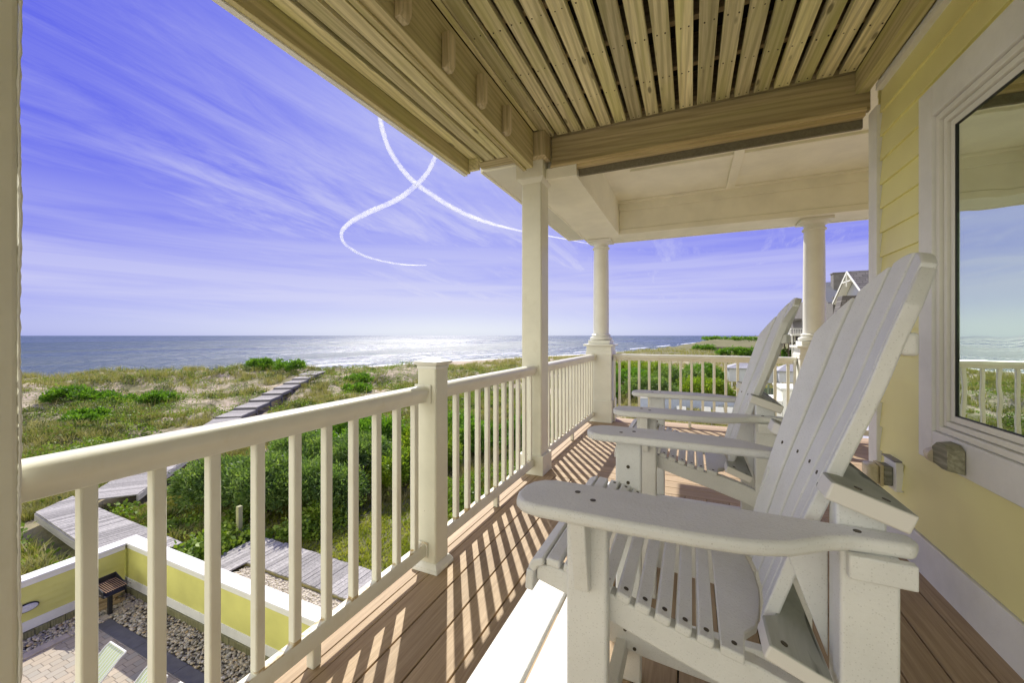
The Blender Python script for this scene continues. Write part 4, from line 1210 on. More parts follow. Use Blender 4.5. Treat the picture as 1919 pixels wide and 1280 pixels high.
# return wall along X
mb = MB(); z = 0.19
while z < 2.9:
    mb.prism([(3.296, z), (3.312, z), (3.300, z + 0.1497), (3.296, z + 0.1497)], 0, WX_ + 0.02, 5.0); z += 0.1497
obj('return_siding', mb, 'siding', hs)
obj('wall_core', MB().box(WX_ + 0.03, 5.0, 2.66, 3.295, -5.0, 3.0).box(WX_ + 0.03, 1.3, -3.0, 2.66, 2.42, 3.0).box(WX_ + 0.03, 1.3, -3.0, 2.66, -5.0, 0.58), 'siding', hs)
wn = MB()
Y0, Y1, Z0, Z1 = 0.2, 2.672, 0.602, 2.394
T = 0.122
wn.box(WX_ - 0.032, WX_ + 0.03, Y1 - T, Y1, Z0, Z1)
wn.box(WX_ - 0.0318, WX_ + 0.03, Y0, Y1 - T - 0.0015, Z1 - 0.15, Z1)
wn.box(WX_ - 0.0318, WX_ + 0.03, Y0, Y1 - T - 0.0015, Z0, Z0 + 0.145)
wn.box(WX_ - 0.032, WX_ + 0.03, Y0 - T, Y0 - 0.001, Z0, Z1)
win = obj('window', wn, 'trim', hs, bevel=0.004)
ya, yb, za, zb = Y0 + 0.001, Y1 - T - 0.001, Z0 + 0.147, Z1 - 0.152
def ring(mb_, o0, o1, x0, x1):
    mb_.box(x0, x1, yb - o1, yb - o0, za + o0, zb - o0); mb_.box(x0, x1, ya + o0, ya + o1, za + o0, zb - o0)
    mb_.box(x0, x1, ya + o1, yb - o1, za + o0, za + o1); mb_.box(x0, x1, ya + o1, yb - o1, zb - o1, zb - o0)
mb = MB(); ring(mb, 0.0, 0.028, WX_ - 0.018, WX_ + 0.03); ring(mb, 0.030, 0.055, WX_ - 0.004, WX_ + 0.03); ring(mb, 0.057, 0.085, WX_ + 0.008, WX_ + 0.03)
obj('sash', mb, painted('sash_vinyl', (0.82, 0.81, 0.73), 0.35, 0.03), win, bevel=0.003)
mb = MB(); ring(mb, 0.084, 0.089, WX_ + 0.012, WX_ + 0.03)
obj('gasket', mb, 'black', win)
gm = bpy.data.materials.new('window_glass'); gm.use_nodes = True
t = gm.node_tree; t.nodes.clear()
o_ = N(t, 'ShaderNodeOutputMaterial'); gl = N(t, 'ShaderNodeBsdfGlossy'); tp = N(t, 'ShaderNodeBsdfTransparent'); mx = N(t, 'ShaderNodeMixShader')
gl.inputs['Roughness'].default_value = 0.0; gl.inputs['Color'].default_value = (0.84, 0.94, 0.83, 1)
tp.inputs['Color'].default_value = (0.62, 0.70, 0.60, 1)
bn = N(t, 'ShaderNodeBump'); bn.inputs['Strength'].default_value = 0.25; bn.inputs['Distance'].default_value = 0.004
t.links.new(noise(t, mapping(t, objco(t), sc=(1, 1.2, 2.4)), 2.2, 1, 0.4), bn.inputs['Height']); t.links.new(bn.outputs[0], gl.inputs['Normal'])
mx.inputs[0].default_value = 0.78
t.links.new(tp.outputs[0], mx.inputs[1]); t.links.new(gl.outputs[0], mx.inputs[2]); t.links.new(mx.outputs[0], o_.inputs[0])
obj('pane', MB().box(WX_ + 0.018, WX_ + 0.022, ya + 0.09, yb - 0.09, za + 0.09, zb - 0.09), gm, win)
cv = []; cf = []
nn_ = 160
for k in range(nn_ + 1):
    yy = Y0 + (Y1 - Y0) * k / nn_
    xx = WX_ + 0.13 + 0.018 * math.sin(k * 0.9) + 0.008 * math.sin(k * 2.3 + 1)
    cv += [(xx, yy, 0.3), (xx, yy, 2.6)]
    if k: cf.append((2 * k - 2, 2 * k, 2 * k + 1, 2 * k - 1))
obj('curtain', MB().add(cv, cf), simple('pale_curtain', (0.42, 0.50, 0.34), 0.9), win, smooth=True)
obj('room_back', MB().box(2.6, 2.62, -3, 2.7, -0.5, 3.0), 'dark', hs)

# fittings on the wall
of = thing('outlet_box', 'weathered outdoor outlet with a cloudy bubble cover on the yellow wall', 'outlet', (1.06, 2.98, 0.40))
obj('mounting_plate', MB().box(1.040, 1.074, 2.905, 3.055, 0.325, 0.49), 'trim', of, bevel=0.003)
obj('plate_flashing', MB().box(1.030, 1.075, 2.900, 3.060, 0.4915, 0.499), simple('grey_flashing', (0.25, 0.25, 0.28), 0.5), of)
obj('box', MB().box(0.998, 1.0395, 2.935, 3.03, 0.345, 0.455), MT['greyd'], of, bevel=0.006)
obj('gasket', MB().box(0.982, 0.9975, 2.930, 3.035, 0.340, 0.460), simple('yellowed_plastic', (0.55, 0.48, 0.28), 0.5), of, bevel=0.003)
obj('bubble_cover', MB().box(0.925, 0.9815, 2.935, 3.03, 0.345, 0.457), simple('cloudy_plastic', (0.62, 0.56, 0.38), 0.25), of, bevel=0.016, seg=4)
hb = thing('hose_block', 'tapered weathered wooden block with a cream round nozzle on the window trim', 'block', (1.04, 2.38, 0.66))
hx = 1.0405
m_ = MB()
p_a = [(2.425, 0.625), (2.425, 0.705), (2.385, 0.735), (2.315, 0.735), (2.285, 0.715), (2.285, 0.615), (2.33, 0.612)]
def lerp_poly(p, c0, k): return [(c0[0] + (a_ - c0[0]) * k, c0[1] + (b_ - c0[1]) * k) for a_, b_ in p]
q_ = lerp_poly(p_a, (2.40, 0.67), 0.86)
vs = [(hx, a_, b_) for a_, b_ in p_a] + [(hx - 0.05, a_, b_) for a_, b_ in q_]
n_ = len(p_a)
m_.add(vs, [tuple(range(n_))[::-1], tuple(range(n_, 2 * n_))] + [(i_, (i_ + 1) % n_, (i_ + 1) % n_ + n_, i_ + n_) for i_ in range(n_)])
obj('block', m_, wood('weathered_block_y', (0.24, 0.235, 0.16), (0.42, 0.41, 0.30), 1, grain=60, along=5), hb, bevel=0.003)
m_ = MB().tube([(hx - 0.035, 2.41, 0.658), (hx - 0.035, 2.445, 0.658), (hx - 0.035, 2.446, 0.658), (hx - 0.035, 2.485, 0.658)], [0.034, 0.034, 0.022, 0.020], 20)
obj('nozzle', m_, simple('cream_plastic', (0.62, 0.55, 0.42), 0.4), hb, bevel=0.002)

# ------------------------------------------------------------------ balcony height adirondack chair (front = -X), centre at origin
def chair(label):
    root = thing('adirondack_chair', label, 'chair', (0, 0, 0), 'tall white adirondack chairs on the porch')
    K = dict(local=True)
    AZ = 0.86
    def arm(s):
        oc = [(-0.317, 0.385), (-0.338, 0.365), (-0.347, 0.335), (-0.347, 0.300), (-0.338, 0.268), (-0.318, 0.246), (-0.290, 0.236), (0.0, 0.236), (0.338, 0.236), (0.342, 0.262), (0.330, 0.286),
              (0.285, 0.288), (0.245, 0.292), (0.214, 0.308), (0.185, 0.330), (0.150, 0.356), (0.110, 0.372), (0.070, 0.382), (0.0, 0.389), (-0.10, 0.393), (-0.22, 0.393), (-0.285, 0.393)]
        # refine corners
        pts = [(a_, s * b_) for a_, b_ in oc]
        return obj('armrest', MB().prism(pts, 2, AZ - 0.026, AZ), 'chair', root, bevel=0.009, seg=3, **K)
    for s in (1, -1): arm(s)
    def front_leg(s):
        y0, y1 = sorted((s * 0.283, s * 0.318))
        return obj('front_leg', MB().box(-0.243, -0.157, y0, y1, 0.0, AZ - 0.0265), 'chair', root, bevel=0.007, seg=3, **K)
    for s in (1, -1): front_leg(s)
    for s in (1, -1):   # wedge under the arm, outside the leg
        pr = [(s * 0.3185, AZ - 0.027), (s * 0.372, AZ - 0.027), (s * 0.362, AZ - 0.08), (s * 0.335, AZ - 0.185), (s * 0.3185, AZ - 0.19)]
        obj('arm_bracket', MB().prism(pr, 0, -0.222, -0.190), 'chair', root, bevel=0.003, **K)
    # seat side rails
    top = [(-0.325, 0.672), (-0.285, 0.678), (-0.205, 0.664), (-0.125, 0.640), (-0.045, 0.616), (0.035, 0.598), (0.110, 0.588), (0.200, 0.560), (0.300, 0.520)]
    bot = [(0.300, 0.440), (0.200, 0.485), (0.055, 0.530), (-0.055, 0.560), (-0.160, 0.592), (-0.250, 0.622), (-0.325, 0.640)]
    for s in (1, -1):
        y0, y1 = sorted((s * 0.247, s * 0.2812))
        obj('side_rail', MB().prism(top + bot, 1, y0, y1), 'chair', root, bevel=0.004, **K)
    # slats
    m_ = MB()
    cz = [(-0.262, 0.694), (-0.2235, 0.688), (-0.185, 0.677), (-0.1465, 0.664), (-0.108, 0.652), (-0.0695, 0.641), (-0.031, 0.631), (0.0075, 0.621), (0.046, 0.613)]
    for k in range(len(cz) - 1):
        (xa, za_), (xb, zb_) = cz[k], cz[k + 1]
        dx, dz = xb - xa, zb_ - za_; L = math.hypot(dx, dz); ux, uz = dx / L, dz / L
        w_ = 0.030
        p = [(xa + ux * 0.004, za_ + uz * 0.004), (xa + ux * (0.004 + w_), za_ + uz * (0.004 + w_))]
        th = 0.018
        q = [(p[1][0] - (-uz) * -th * 1 + 0, p[1][1] - ux * th), (p[0][0] - (-uz) * -th, p[0][1] - ux * th)]
        q = [(p[1][0] + uz * th, p[1][1] - ux * th), (p[0][0] + uz * th, p[0][1] - ux * th)]
        m_.prism(p + q, 1, -0.2865, 0.2865)
    # front curved boards
    m_.prism([(-0.300, 0.697), (-0.268, 0.695), (-0.268, 0.677), (-0.300, 0.679)], 1, -0.2865, 0.2865)
    m_.prism([(-0.343, 0.668), (-0.333, 0.688), (-0.306, 0.698), (-0.304, 0.680), (-0.318, 0.674), (-0.326, 0.660)], 1, -0.292, 0.292)
    m_.prism([(-0.350, 0.618), (-0.346, 0.664), (-0.3275, 0.662), (-0.330, 0.616)], 1, -0.292, 0.292)
    obj('seat', m_, 'chair', root, bevel=0.004, **K)
    # rear seat board with a curved cut-out
    SG = 0.050
    def xe(z): return 0.13 + 0.27 * (min(z, 0.832) - 0.6) + 0.317 * max(0, min(z, 1.2) - 0.832) + 0.36 * max(0, z - 1.2)
    def hw(z): return min(0.245, 0.165 + 0.16 * (z - 0.6))
    def xf(y, z):
        h_ = hw(z); return xe(z) + SG * (h_ / 0.245) ** 2 - SG * (y / 0.245) ** 2
    pts = [(0.050, -0.2865), (0.090, -0.2865), (0.098, -0.215)]
    for k in range(13):
        y = -0.175 + 0.35 * k / 12; pts.append((xf(y, 0.605) - 0.006, y))
    pts += [(0.098, 0.215), (0.090, 0.2865), (0.050, 0.2865)]
    m_ = MB()
    n_ = len(pts)
    vs = [(a_, b_, 0.612 - 0.20 * (a_ - 0.046) - dz) for dz in (0, 0.018) for a_, b_ in pts]
    m_.add(vs, [tuple(range(n_)), tuple(range(2 * n_ - 1, n_ - 1, -1))] + [(i_, i_ + n_, (i_ + 1) % n_ + n_, (i_ + 1) % n_) for i_ in range(n_)])
    obj('rear_seat_board', m_, 'chair', root, bevel=0.003, **K)
    # back: five fanned slats on a concave curve
    m_ = MB()
    def ztop(f):
        y = f * 0.245 + 0.02; return 1.375 - 2.5 * y * y
    nz = 14
    for q in range(5):
        f0 = -1 + 0.4 * q + 0.028; f1 = f0 + 0.4 - 0.056
        cols_ = 5
        front = []; back = []
        rows = []
        for i_ in range(nz + 1):
            row = []
            for j_ in range(cols_ + 1):
                f = f0 + (f1 - f0) * j_ / cols_
                zt = ztop(f); zz_ = 0.600 + (zt - 0.600) * i_ / nz
                y = f * hw(zz_)
                x_ = xf(y, zz_)
                # one flat slat: straight chord across
                fa, fb_ = f0, f1
                xa = xf(fa * hw(zz_), zz_); xb = xf(fb_ * hw(zz_), zz_)
                x_ = xa + (xb - xa) * j_ / cols_
                row.append((x_, y, zz_))
            rows.append(row)
        th = 0.025
        V_ = [p for row in rows for p in row] + [(p[0] + th, p[1] + (0.0), p[2] - 0.006) for row in rows for p in row]
        c_ = cols_ + 1; nrow = nz + 1; off = nrow * c_
        F_ = []
        for i_ in range(nz):
            for j_ in range(cols_):
                a_ = i_ * c_ + j_
                F_.append((a_, a_ + 1, a_ + c_ + 1, a_ + c_)); F_.append((a_ + off, a_ + c_ + off, a_ + c_ + 1 + off, a_ + 1 + off))
            a_ = i_ * c_; F_.append((a_, a_ + c_, a_ + c_ + off, a_ + off)); a_ += cols_; F_.append((a_, a_ + off, a_ + c_ + off, a_ + c_))
        for j_ in range(cols_):
            F_.append((j_, j_ + off, j_ + 1 + off, j_ + 1)); a_ = nz * c_ + j_; F_.append((a_, a_ + 1, a_ + 1 + off, a_ + off))
        m_.add(V_, F_)
    obj('backrest', m_, 'chair', root, bevel=0.0035, seg=2, **K)
    # upper small rib behind the back
    pts = []
    for k in range(11):
        y = -0.235 + 0.47 * k / 10; pts.append((xf(y, 1.185) + 0.019, y))
    pts2 = [(a_ + 0.026, b_) for a_, b_ in reversed(pts)]
    obj('back_rib', MB().prism(pts + pts2, 2, 1.165, 1.205), 'chair', root, bevel=0.006, **K)
    # arm level cross support (weathered) and lower one
    def tilted(x0, z0_, x1, z1_, th, ys, cut):
        ux, uz = (x1 - x0), (z1_ - z0_); L = math.hypot(ux, uz); ux /= L; uz /= L
        pl = []
        for y in ys: pl.append((cut(y), y))
        front_ = pl; back_ = [(L, ys[-1]), (L, ys[0])]
        P2 = front_ + back_
        n2 = len(P2)
        vs = [(x0 + a_ * ux + (uz * th if d_ else 0), y, z0_ + a_ * uz - (ux * th if d_ else 0)) for d_ in (0, 1) for a_, y in P2]
        return MB().add(vs, [tuple(range(n2)), tuple(range(2 * n2 - 1, n2 - 1, -1))] + [(i_, i_ + n2, (i_ + 1) % n2 + n2, (i_ + 1) % n2) for i_ in range(n2)])
    ys = [-0.290 + 0.58 * k / 20 for k in range(21)]
    obj('back_support', tilted(0.221, 0.950, 0.334, 0.909, 0.034, ys, lambda y: max(0.0, xf(y, 0.94) + 0.024 - 0.221) if abs(y) < 0.22 else 0.0), 'wsup', root, bevel=0.004, **K)
    obj('lower_support', tilted(0.130, 0.640, 0.225, 0.603, 0.030, ys, lambda y: max(0.0, xf(y, 0.63) + 0.022 - 0.130) if abs(y) < 0.18 else 0.0), 'wsup', root, bevel=0.004, **K)
    for s in (1, -1):
        y0, y1 = sorted((s * 0.2362, s * 0.2832))
        obj('rear_leg', MB().box(0.233, 0.313, y0, y1, 0.0, AZ - 0.0265), 'chair', root, bevel=0.006, seg=3, **K)
        y0, y1 = sorted((s * 0.190, s * 0.2355))
        obj('upright', MB().prism([(0.240, 0.52), (0.312, 0.52), (0.312, 0.884), (0.240, 0.910)], 1, y0, y1), 'chair', root, bevel=0.005, **K)
        y0, y1 = sorted((s * 0.2835, s * 0.302))
        obj('arm_cleat', MB().box(0.240, 0.328, y0, y1, 0.793, AZ - 0.0265), 'chair', root, bevel=0.003, **K)
        y0, y1 = sorted((s * 0.2200, s * 0.2365))
        obj('gusset', MB().prism([(0.176, 0.760), (0.196, 0.830), (0.2395, 0.830), (0.2395, 0.580)], 1, sorted((s * 0.172, s * 0.1895))[0], sorted((s * 0.172, s * 0.1895))[1]), 'chair', root, bevel=0.002, **K)
        y0, y1 = sorted((s * 0.247, s * 0.2822))
        obj('footrest_runner', MB().prism([(-0.535, 0.258), (0.2325, 0.258), (0.2325, 0.105), (0.05, 0.114), (-0.155, 0.129), (-0.26, 0.150), (-0.535, 0.205)], 1, y0, y1), 'chair', root, bevel=0.004, **K)
    obj('front_stretcher', MB().box(-0.235, -0.200, -0.2825, 0.2825, 0.10, 0.17), 'chair', root, bevel=0.004, **K)
    m_ = MB()
    for xa, xb in ((-0.545, -0.412), (-0.401, -0.268)):
        m_.box(xa, xb, -0.305, 0.305, 0.259, 0.281)
    obj('footrest', m_, 'chair', root, bevel=0.005, seg=3, **K)
    # screws
    def screw(p, n, r_=0.0052):
        n = Vector(n).normalized(); p = Vector(p)
        obj('screw', MB().tube([p - n * 0.002, p + n * 0.0012], r_, 10), 'screw', root, local=True)
    for k in range(8):
        xa, za_ = cz[k]; xb, zb_ = cz[k + 1]; xm, zm = xa * 0.5 + xb * 0.5 + 0.000, (za_ + zb_) / 2
        for s in (1, -1): screw((xm, s * 0.262, zm), (-(zb_ - za_), 0, xb - xa))
    for s in (1, -1):
        screw((0.075, s * 0.262, 0.6062), (0.2, 0, 1))
        for xx in (-0.225, -0.185): screw((xx, s * (0.292 if xx < -0.2 else 0.322), AZ), (0, 0, 1), 0.006)
        screw((0.262, s * 0.262, AZ), (0, 0, 1), 0.006)
        for zz_ in (0.745, 0.690): screw((-0.20, s * 0.2828, zz_), (0, -s, 0), 0.006)
        for xx, zz_ in ((-0.205, 0.204), (-0.228, 0.162), (-0.174, 0.148)): screw((xx, s * 0.2468, zz_), (0, -s, 0), 0.006)
        for xx, aa in ((0.266, 0.045), (0.306, 0.085)): screw((0.221 + aa * 0.94, s * 0.262, 0.950 - aa * 0.34), (0.34, 0, 0.94), 0.006)
        screw((0.156, s * 0.262, 0.6305), (0.36, 0, 0.93), 0.006)
        screw((0.20, s * 0.1718, 0.740), (0, -s, 0)); screw((0.222, s * 0.1718, 0.69), (0, -s, 0))
    for q in range(5):
        f = -0.8 + 0.4 * q
        z_ = 0.905; y = f * hw(z_); xa = xf((f - 0.19) * hw(z_), z_); xb = xf((f + 0.19) * hw(z_), z_)
        screw(((xa + xb) / 2, y, z_), (-1, 0, 0.3), 0.0045)
    return root
m, t, b = newmat('weathered_plastic')
co = objco(t)
nz_ = N(t, 'ShaderNodeNewGeometry'); sxz = N(t, 'ShaderNodeSeparateXYZ'); t.links.new(nz_.outputs['Normal'], sxz.inputs[0])
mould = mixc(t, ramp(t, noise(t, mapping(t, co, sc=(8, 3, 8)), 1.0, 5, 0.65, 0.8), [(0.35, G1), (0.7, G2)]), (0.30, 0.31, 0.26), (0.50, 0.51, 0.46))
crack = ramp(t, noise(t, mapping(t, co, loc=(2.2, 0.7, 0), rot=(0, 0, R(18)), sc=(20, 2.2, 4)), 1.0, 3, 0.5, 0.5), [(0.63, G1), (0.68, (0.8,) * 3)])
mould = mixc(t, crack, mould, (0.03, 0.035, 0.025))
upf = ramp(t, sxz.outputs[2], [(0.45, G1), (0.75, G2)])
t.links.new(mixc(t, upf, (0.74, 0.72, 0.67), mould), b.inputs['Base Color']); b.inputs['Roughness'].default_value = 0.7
MT['wsup'] = m
ch1 = chair('nearest white adirondack chair, its arm and seat filling the lower right')
ch2 = copy_tree(ch1)
ch1.location = (0, 1.137, 0)
ch2.location = (0.012, 2.227, 0)
ch2['label'] = 'farther white adirondack chair, behind the nearest one toward the round columns'

# ------------------------------------------------------------------ neighbours to the right
def gable(root, x0, x1, y0, y1, ze, zr, mat, axis=0, oh=0.4, th=0.15, name='roof'):
    if axis == 0:  # ridge along X
        ym = (y0 + y1) / 2
        p = [(y0 - oh, ze - oh * 0.3), (ym, zr), (y1 + oh, ze - oh * 0.3), (y1 + oh, ze - oh * 0.3 - th), (ym, zr - th), (y0 - oh, ze - oh * 0.3 - th)]
        return obj(name, MB().prism(p, 0, x0 - oh, x1 + oh), mat, root)
    xm = (x0 + x1) / 2
    p = [(x0 - oh, ze - oh * 0.3), (xm, zr), (x1 + oh, ze - oh * 0.3), (x1 + oh, ze - oh * 0.3 - th), (xm, zr - th), (x0 - oh, ze - oh * 0.3 - th)]
    return obj(name, MB().prism(p, 1, y0 - oh, y1 + oh), mat, root)
sh, t, b = newmat('asphalt_shingle')
bk = N(t, 'ShaderNodeTexBrick'); bk.inputs['Scale'].default_value = 1.0; bk.inputs['Brick Width'].default_value = 0.9; bk.inputs['Row Height'].default_value = 0.32
bk.inputs['Color1'].default_value = (0.10, 0.09, 0.085, 1); bk.inputs['Color2'].default_value = (0.19, 0.175, 0.16, 1); bk.inputs['Mortar'].default_value = (0.05, 0.045, 0.04, 1); bk.inputs['Mortar Size'].default_value = 0.03
t.links.new(mapping(t, objco(t), rot=(R(90), 0, 0)), bk.inputs['Vector']); t.links.new(bk.outputs[0], b.inputs['Base Color']); b.inputs['Roughness'].default_value = 0.9
MT['shingle'] = sh
MT['pale'] = painted('pale_siding', (0.50, 0.52, 0.56), 0.5, 0.03)
MT['cedar'] = simple('grey_cedar', (0.17, 0.16, 0.15), 0.9, bsc=3)
MT['lite_roof'] = simple('light_grey_roof', (0.30, 0.30, 0.32), 0.7, bsc=6)
h1_ = thing('beach_house', 'pale gabled house with dark shingle roofs behind the right round column', 'house', (26, 66, G), 'neighbouring beach houses')
obj('wall', MB().box(19.5, 32, 60.5, 70.0, G, 6.2).prism([(60.5, 6.2), (70.0, 6.2), (65.2, 9.2)], 0, 19.5, 32), 'pale', h1_)
gable(h1_, 19.4, 32, 60.5, 70.0, 6.2, 9.6, 'shingle', 0, 0.9)
obj('soffit', MB().prism([(59.7, 5.70), (65.2, 9.42), (70.8, 5.70), (70.8, 5.62), (65.2, 9.34), (59.7, 5.62)], 0, 18.55, 19.49), 'white', h1_)
obj('barge_board', MB().bar((18.45, 59.5, 5.80), (18.45, 65.2, 9.5), 0.08, 0.26).bar((18.45, 70.9, 5.80), (18.45, 65.2, 9.5), 0.08, 0.26).bar((18.42, 63.7, 8.25), (18.42, 66.7, 8.25), 0.08, 0.14).bar((18.42, 65.2, 7.6), (18.42, 65.2, 9.2), 0.08, 0.14), 'white', h1_)
obj('lower_roof', MB().prism([(16.2, 5.9), (21.5, 5.9), (22.0, 3.2), (15.6, 2.9)], 1, 58.6, 60.4), 'shingle', h1_)
dp_ = simple('dark_pane', (0.05, 0.06, 0.08), 0.1)
for k in range(4): obj('window', MB().box(19.44, 19.49, 61.5 + k * 2.1, 62.7 + k * 2.1, 1.2, 2.9), dp_, h1_)
h2_ = thing('beach_house', 'grey house wing with a chimney box directly beside the round column', 'house', (20, 80, G), 'neighbouring beach houses')
obj('wall', MB().box(19.3, 30, 74, 86, G, 7.0), 'cedar', h2_)
gable(h2_, 19.3, 30, 74, 86, 6.4, 9.9, simple('blue_grey_shingle', (0.14, 0.145, 0.165), 0.9, bsc=5), 0, 0.8)
obj('chimney', MB().box(20.2, 22.0, 77.2, 78.6, 8.0, 10.9).box(20.1, 22.1, 77.1, 78.7, 10.9, 11.05), 'cedar', h2_)
h3_ = thing('beach_house', 'dark shingled house with stacked sea facing decks and outside stairs', 'house', (19, 96, G), 'neighbouring beach houses')
obj('wall', MB().box(19.4, 30, 92, 104, G, 7.7), 'cedar', h3_)
m_ = MB()
obj('upper_deck', MB().box(17.9, 19.4, 93, 101, 4.2, 4.5).box(17.9, 18.0, 93, 101, 5.35, 5.5).box(17.9, 18.05, 93, 93.15, 4.5, 5.4).box(17.9, 18.05, 96, 96.15, 4.5, 5.4), 'cedar', h3_)
m_ = MB().box(17.5, 19.4, 91.5, 101, 1.15, 1.5).box(17.5, 17.58, 91.5, 101, 2.45, 2.6).box(17.5, 19.4, 91.5, 91.58, 2.45, 2.6)
for k in range(16): m_.box(17.5, 17.56, 91.5 + k * 0.6, 91.56 + k * 0.6, 1.5, 2.5)
for k in range(7): m_.box(17.5 + k * 0.28, 17.56 + k * 0.28, 91.5, 91.56, 1.5, 2.5)
obj('white_deck', m_, 'white', h3_)
obj('deck_post', MB().box(17.6, 17.8, 92, 92.2, G, 1.15), 'white', h3_)
obj('deck_post', MB().box(18.6, 18.8, 95, 95.2, G, 1.15), 'white', h3_)
m_ = MB().box(16.2, 19.4, 95, 103, -0.4, -0.1).box(16.2, 16.3, 95, 103, 0.7, 0.8)
for k in range(9): m_.box(16.2, 16.3, 95 + k, 95.1 + k, -0.1, 0.8)
for k in range(10): m_.box(16.3 + k * 0.25, 16.6 + k * 0.25, 94.0, 95.0, -0.6 - 0.42 * k, -0.5 - 0.42 * k)
for x_ in (16.2, 17.6, 19.0): m_.box(x_, x_ + 0.2, 95, 95.2, G, -0.4); m_.box(x_, x_ + 0.2, 99, 99.2, G, -0.4)
obj('stair_deck', m_, simple('brown_deck', (0.16, 0.125, 0.09), 0.9, bsc=3), h3_)
# bath houses
b1 = thing('bath_house', 'low white outbuilding with a hipped grey roof beyond the bushes', 'shed', (6, 52.5, G), 'white outbuildings beyond the far railing')
obj('wall', MB().box(3.9, 8.9, 51.2, 54.2, -4.0, -2.45), 'pale', b1)
obj('roof', MB().add([(3.6, 50.9, -2.45), (9.2, 50.9, -2.45), (9.2, 54.5, -2.45), (3.6, 54.5, -2.45), (5.2, 52.5, -1.85), (7.8, 52.9, -1.85)], [(0, 1, 5, 4), (1, 2, 5), (2, 3, 4, 5), (3, 0, 4), (0, 3, 2, 1)]), 'lite_roof', b1)
m_ = MB()
for x_ in (4.1, 5.6, 7.2, 8.6): m_.box(x_, x_ + 0.15, 51.3, 51.45, G - 0.2, -4.0)
obj('stilt', m_, 'white', b1)
obj('door', MB().box(6.5, 7.3, 51.16, 51.195, -3.95, -2.6), 'white', b1)
b2 = thing('bath_house', 'small white hut with a grey roof right of the bath house', 'shed', (9.3, 50.3, G), 'white outbuildings beyond the far railing')
obj('wall', MB().box(8.4, 11.2, 49.6, 52, -3.7, -2.5), 'pale', b2)
obj('roof', MB().add([(8.2, 49.3, -2.5), (11.5, 49.3, -2.5), (11.5, 52.3, -2.5), (8.2, 52.3, -2.5), (9.2, 50.8, -1.85), (10.5, 50.8, -1.85)], [(0, 1, 5, 4), (1, 2, 5), (2, 3, 4, 5), (3, 0, 4), (0, 3, 2, 1)]), 'lite_roof', b2)
obj('stilt', MB().box(8.5, 8.65, 49.7, 49.85, G - 0.2, -3.7).box(10.8, 10.95, 49.7, 49.85, G - 0.2, -3.7), 'white', b2)
# pool wall and loungers
pw = thing('pool_wall', 'pale blue grey board wall with a white cap below the bushes', 'wall', (1, 33.5, G))
m_ = MB()
for k in range(22):
    a0_ = Vector((-3.6 + k * 0.46, 31.4 + k * 0.155)); a1_ = a0_ + Vector((0.45, 0.152))
    m_.bar((a0_.x, a0_.y, -4.2), (a1_.x, a1_.y, -4.2), 0.05, 1.3)
obj('boards', m_, painted('blue_grey_boards', (0.44, 0.49, 0.58), 0.6, 0.05), pw)
obj('cap', MB().bar((-3.7, 31.37, -3.5), (6.6, 34.84, -3.5), 0.16, 0.07), 'white', pw)
PLB = ['leftmost white pool lounger against the blue grey wall', 'second white pool lounger from the left by the blue grey wall', 'third white pool lounger by the blue grey wall', 'rightmost white pool lounger, beside the farther chair back']
for k, x_ in enumerate((-0.6, 0.95, 1.75, 2.5)):
    y_ = 29.9 + x_ * 0.33
    rt = thing('pool_lounger', PLB[k], 'sun lounger', (x_, y_, G), 'white loungers by the neighbouring pool')
    obj('back', MB().add([(x_ - 0.3, y_, -4.45), (x_ + 0.3, y_, -4.45), (x_ + 0.25, y_ + 0.35, -3.72), (x_ - 0.35, y_ + 0.35, -3.72), (x_ - 0.3, y_ + 0.03, -4.47), (x_ + 0.3, y_ + 0.03, -4.47), (x_ + 0.25, y_ + 0.38, -3.73), (x_ - 0.35, y_ + 0.38, -3.73)], [(0, 1, 2, 3), (7, 6, 5, 4), (0, 4, 5, 1), (1, 5, 6, 2), (2, 6, 7, 3), (3, 7, 4, 0)]), 'white', rt)
    obj('seat', MB().box(x_ - 0.3, x_ + 0.3, y_ - 1.3, y_ - 0.01, -4.50, -4.45), 'white', rt)
    m_ = MB()
    for sx2 in (-0.27, 0.24):
        for yy in (-1.2, -0.1): m_.box(x_ + sx2, x_ + sx2 + 0.03, y_ + yy, y_ + yy + 0.03, G, -4.505)
    obj('leg', m_, 'white', rt)
pp = MB().box(-4, 12, 24, 36, G - 0.05, G + 0.02)
tag(obj('pool_terrace', pp, simple('terrace_concrete', (0.42, 0.42, 0.44), 0.8, bsc=3)), kind='structure')
gf = thing('green_fence', 'dark green slatted fence right of the farther chair back', 'fence', (6.2, 38, G))
m_ = MB()
for k in range(16): m_.box(4.4 + k * 0.24, 4.6 + k * 0.24, 37.4 + k * 0.1, 37.43 + k * 0.1, G, -3.05)
obj('boards', m_, simple('green_boards', (0.10, 0.13, 0.085), 0.8), gf)
m_ = MB()
for k in range(4): m_.box(4.5 + k * 1.1, 4.62 + k * 1.1, 37.30 + k * 0.46, 37.40 + k * 0.46, G, -2.75)
obj('post', m_, simple('green_posts', (0.16, 0.2, 0.13), 0.8), gf)
ss = thing('stair_house', 'white sided stair enclosure just left of the right pedestal', 'shed', (4.6, 22, G))
obj('wall', MB().box(3.75, 6.6, 21.4, 23.4, G, -1.25).box(3.5, 3.74, 21.4, 23.4, G, -1.75), 'white', ss, bevel=0.01)
obj('cap', MB().box(3.68, 6.7, 21.33, 23.45, -1.245, -1.17), 'white', ss)
dg = thing('kettle_grill', 'small black grill on the neighbouring terrace, seen under the nearest chair back', 'grill', (5.75, 17.5, G))
obj('bowl', MB().lathe(5.75, 17.5, [(0.05, -4.15), (0.2, -4.1), (0.28, -3.95), (0.29, -3.9), (0.2, -3.72), (0.05, -3.65)], 20), 'black', dg, smooth=True)
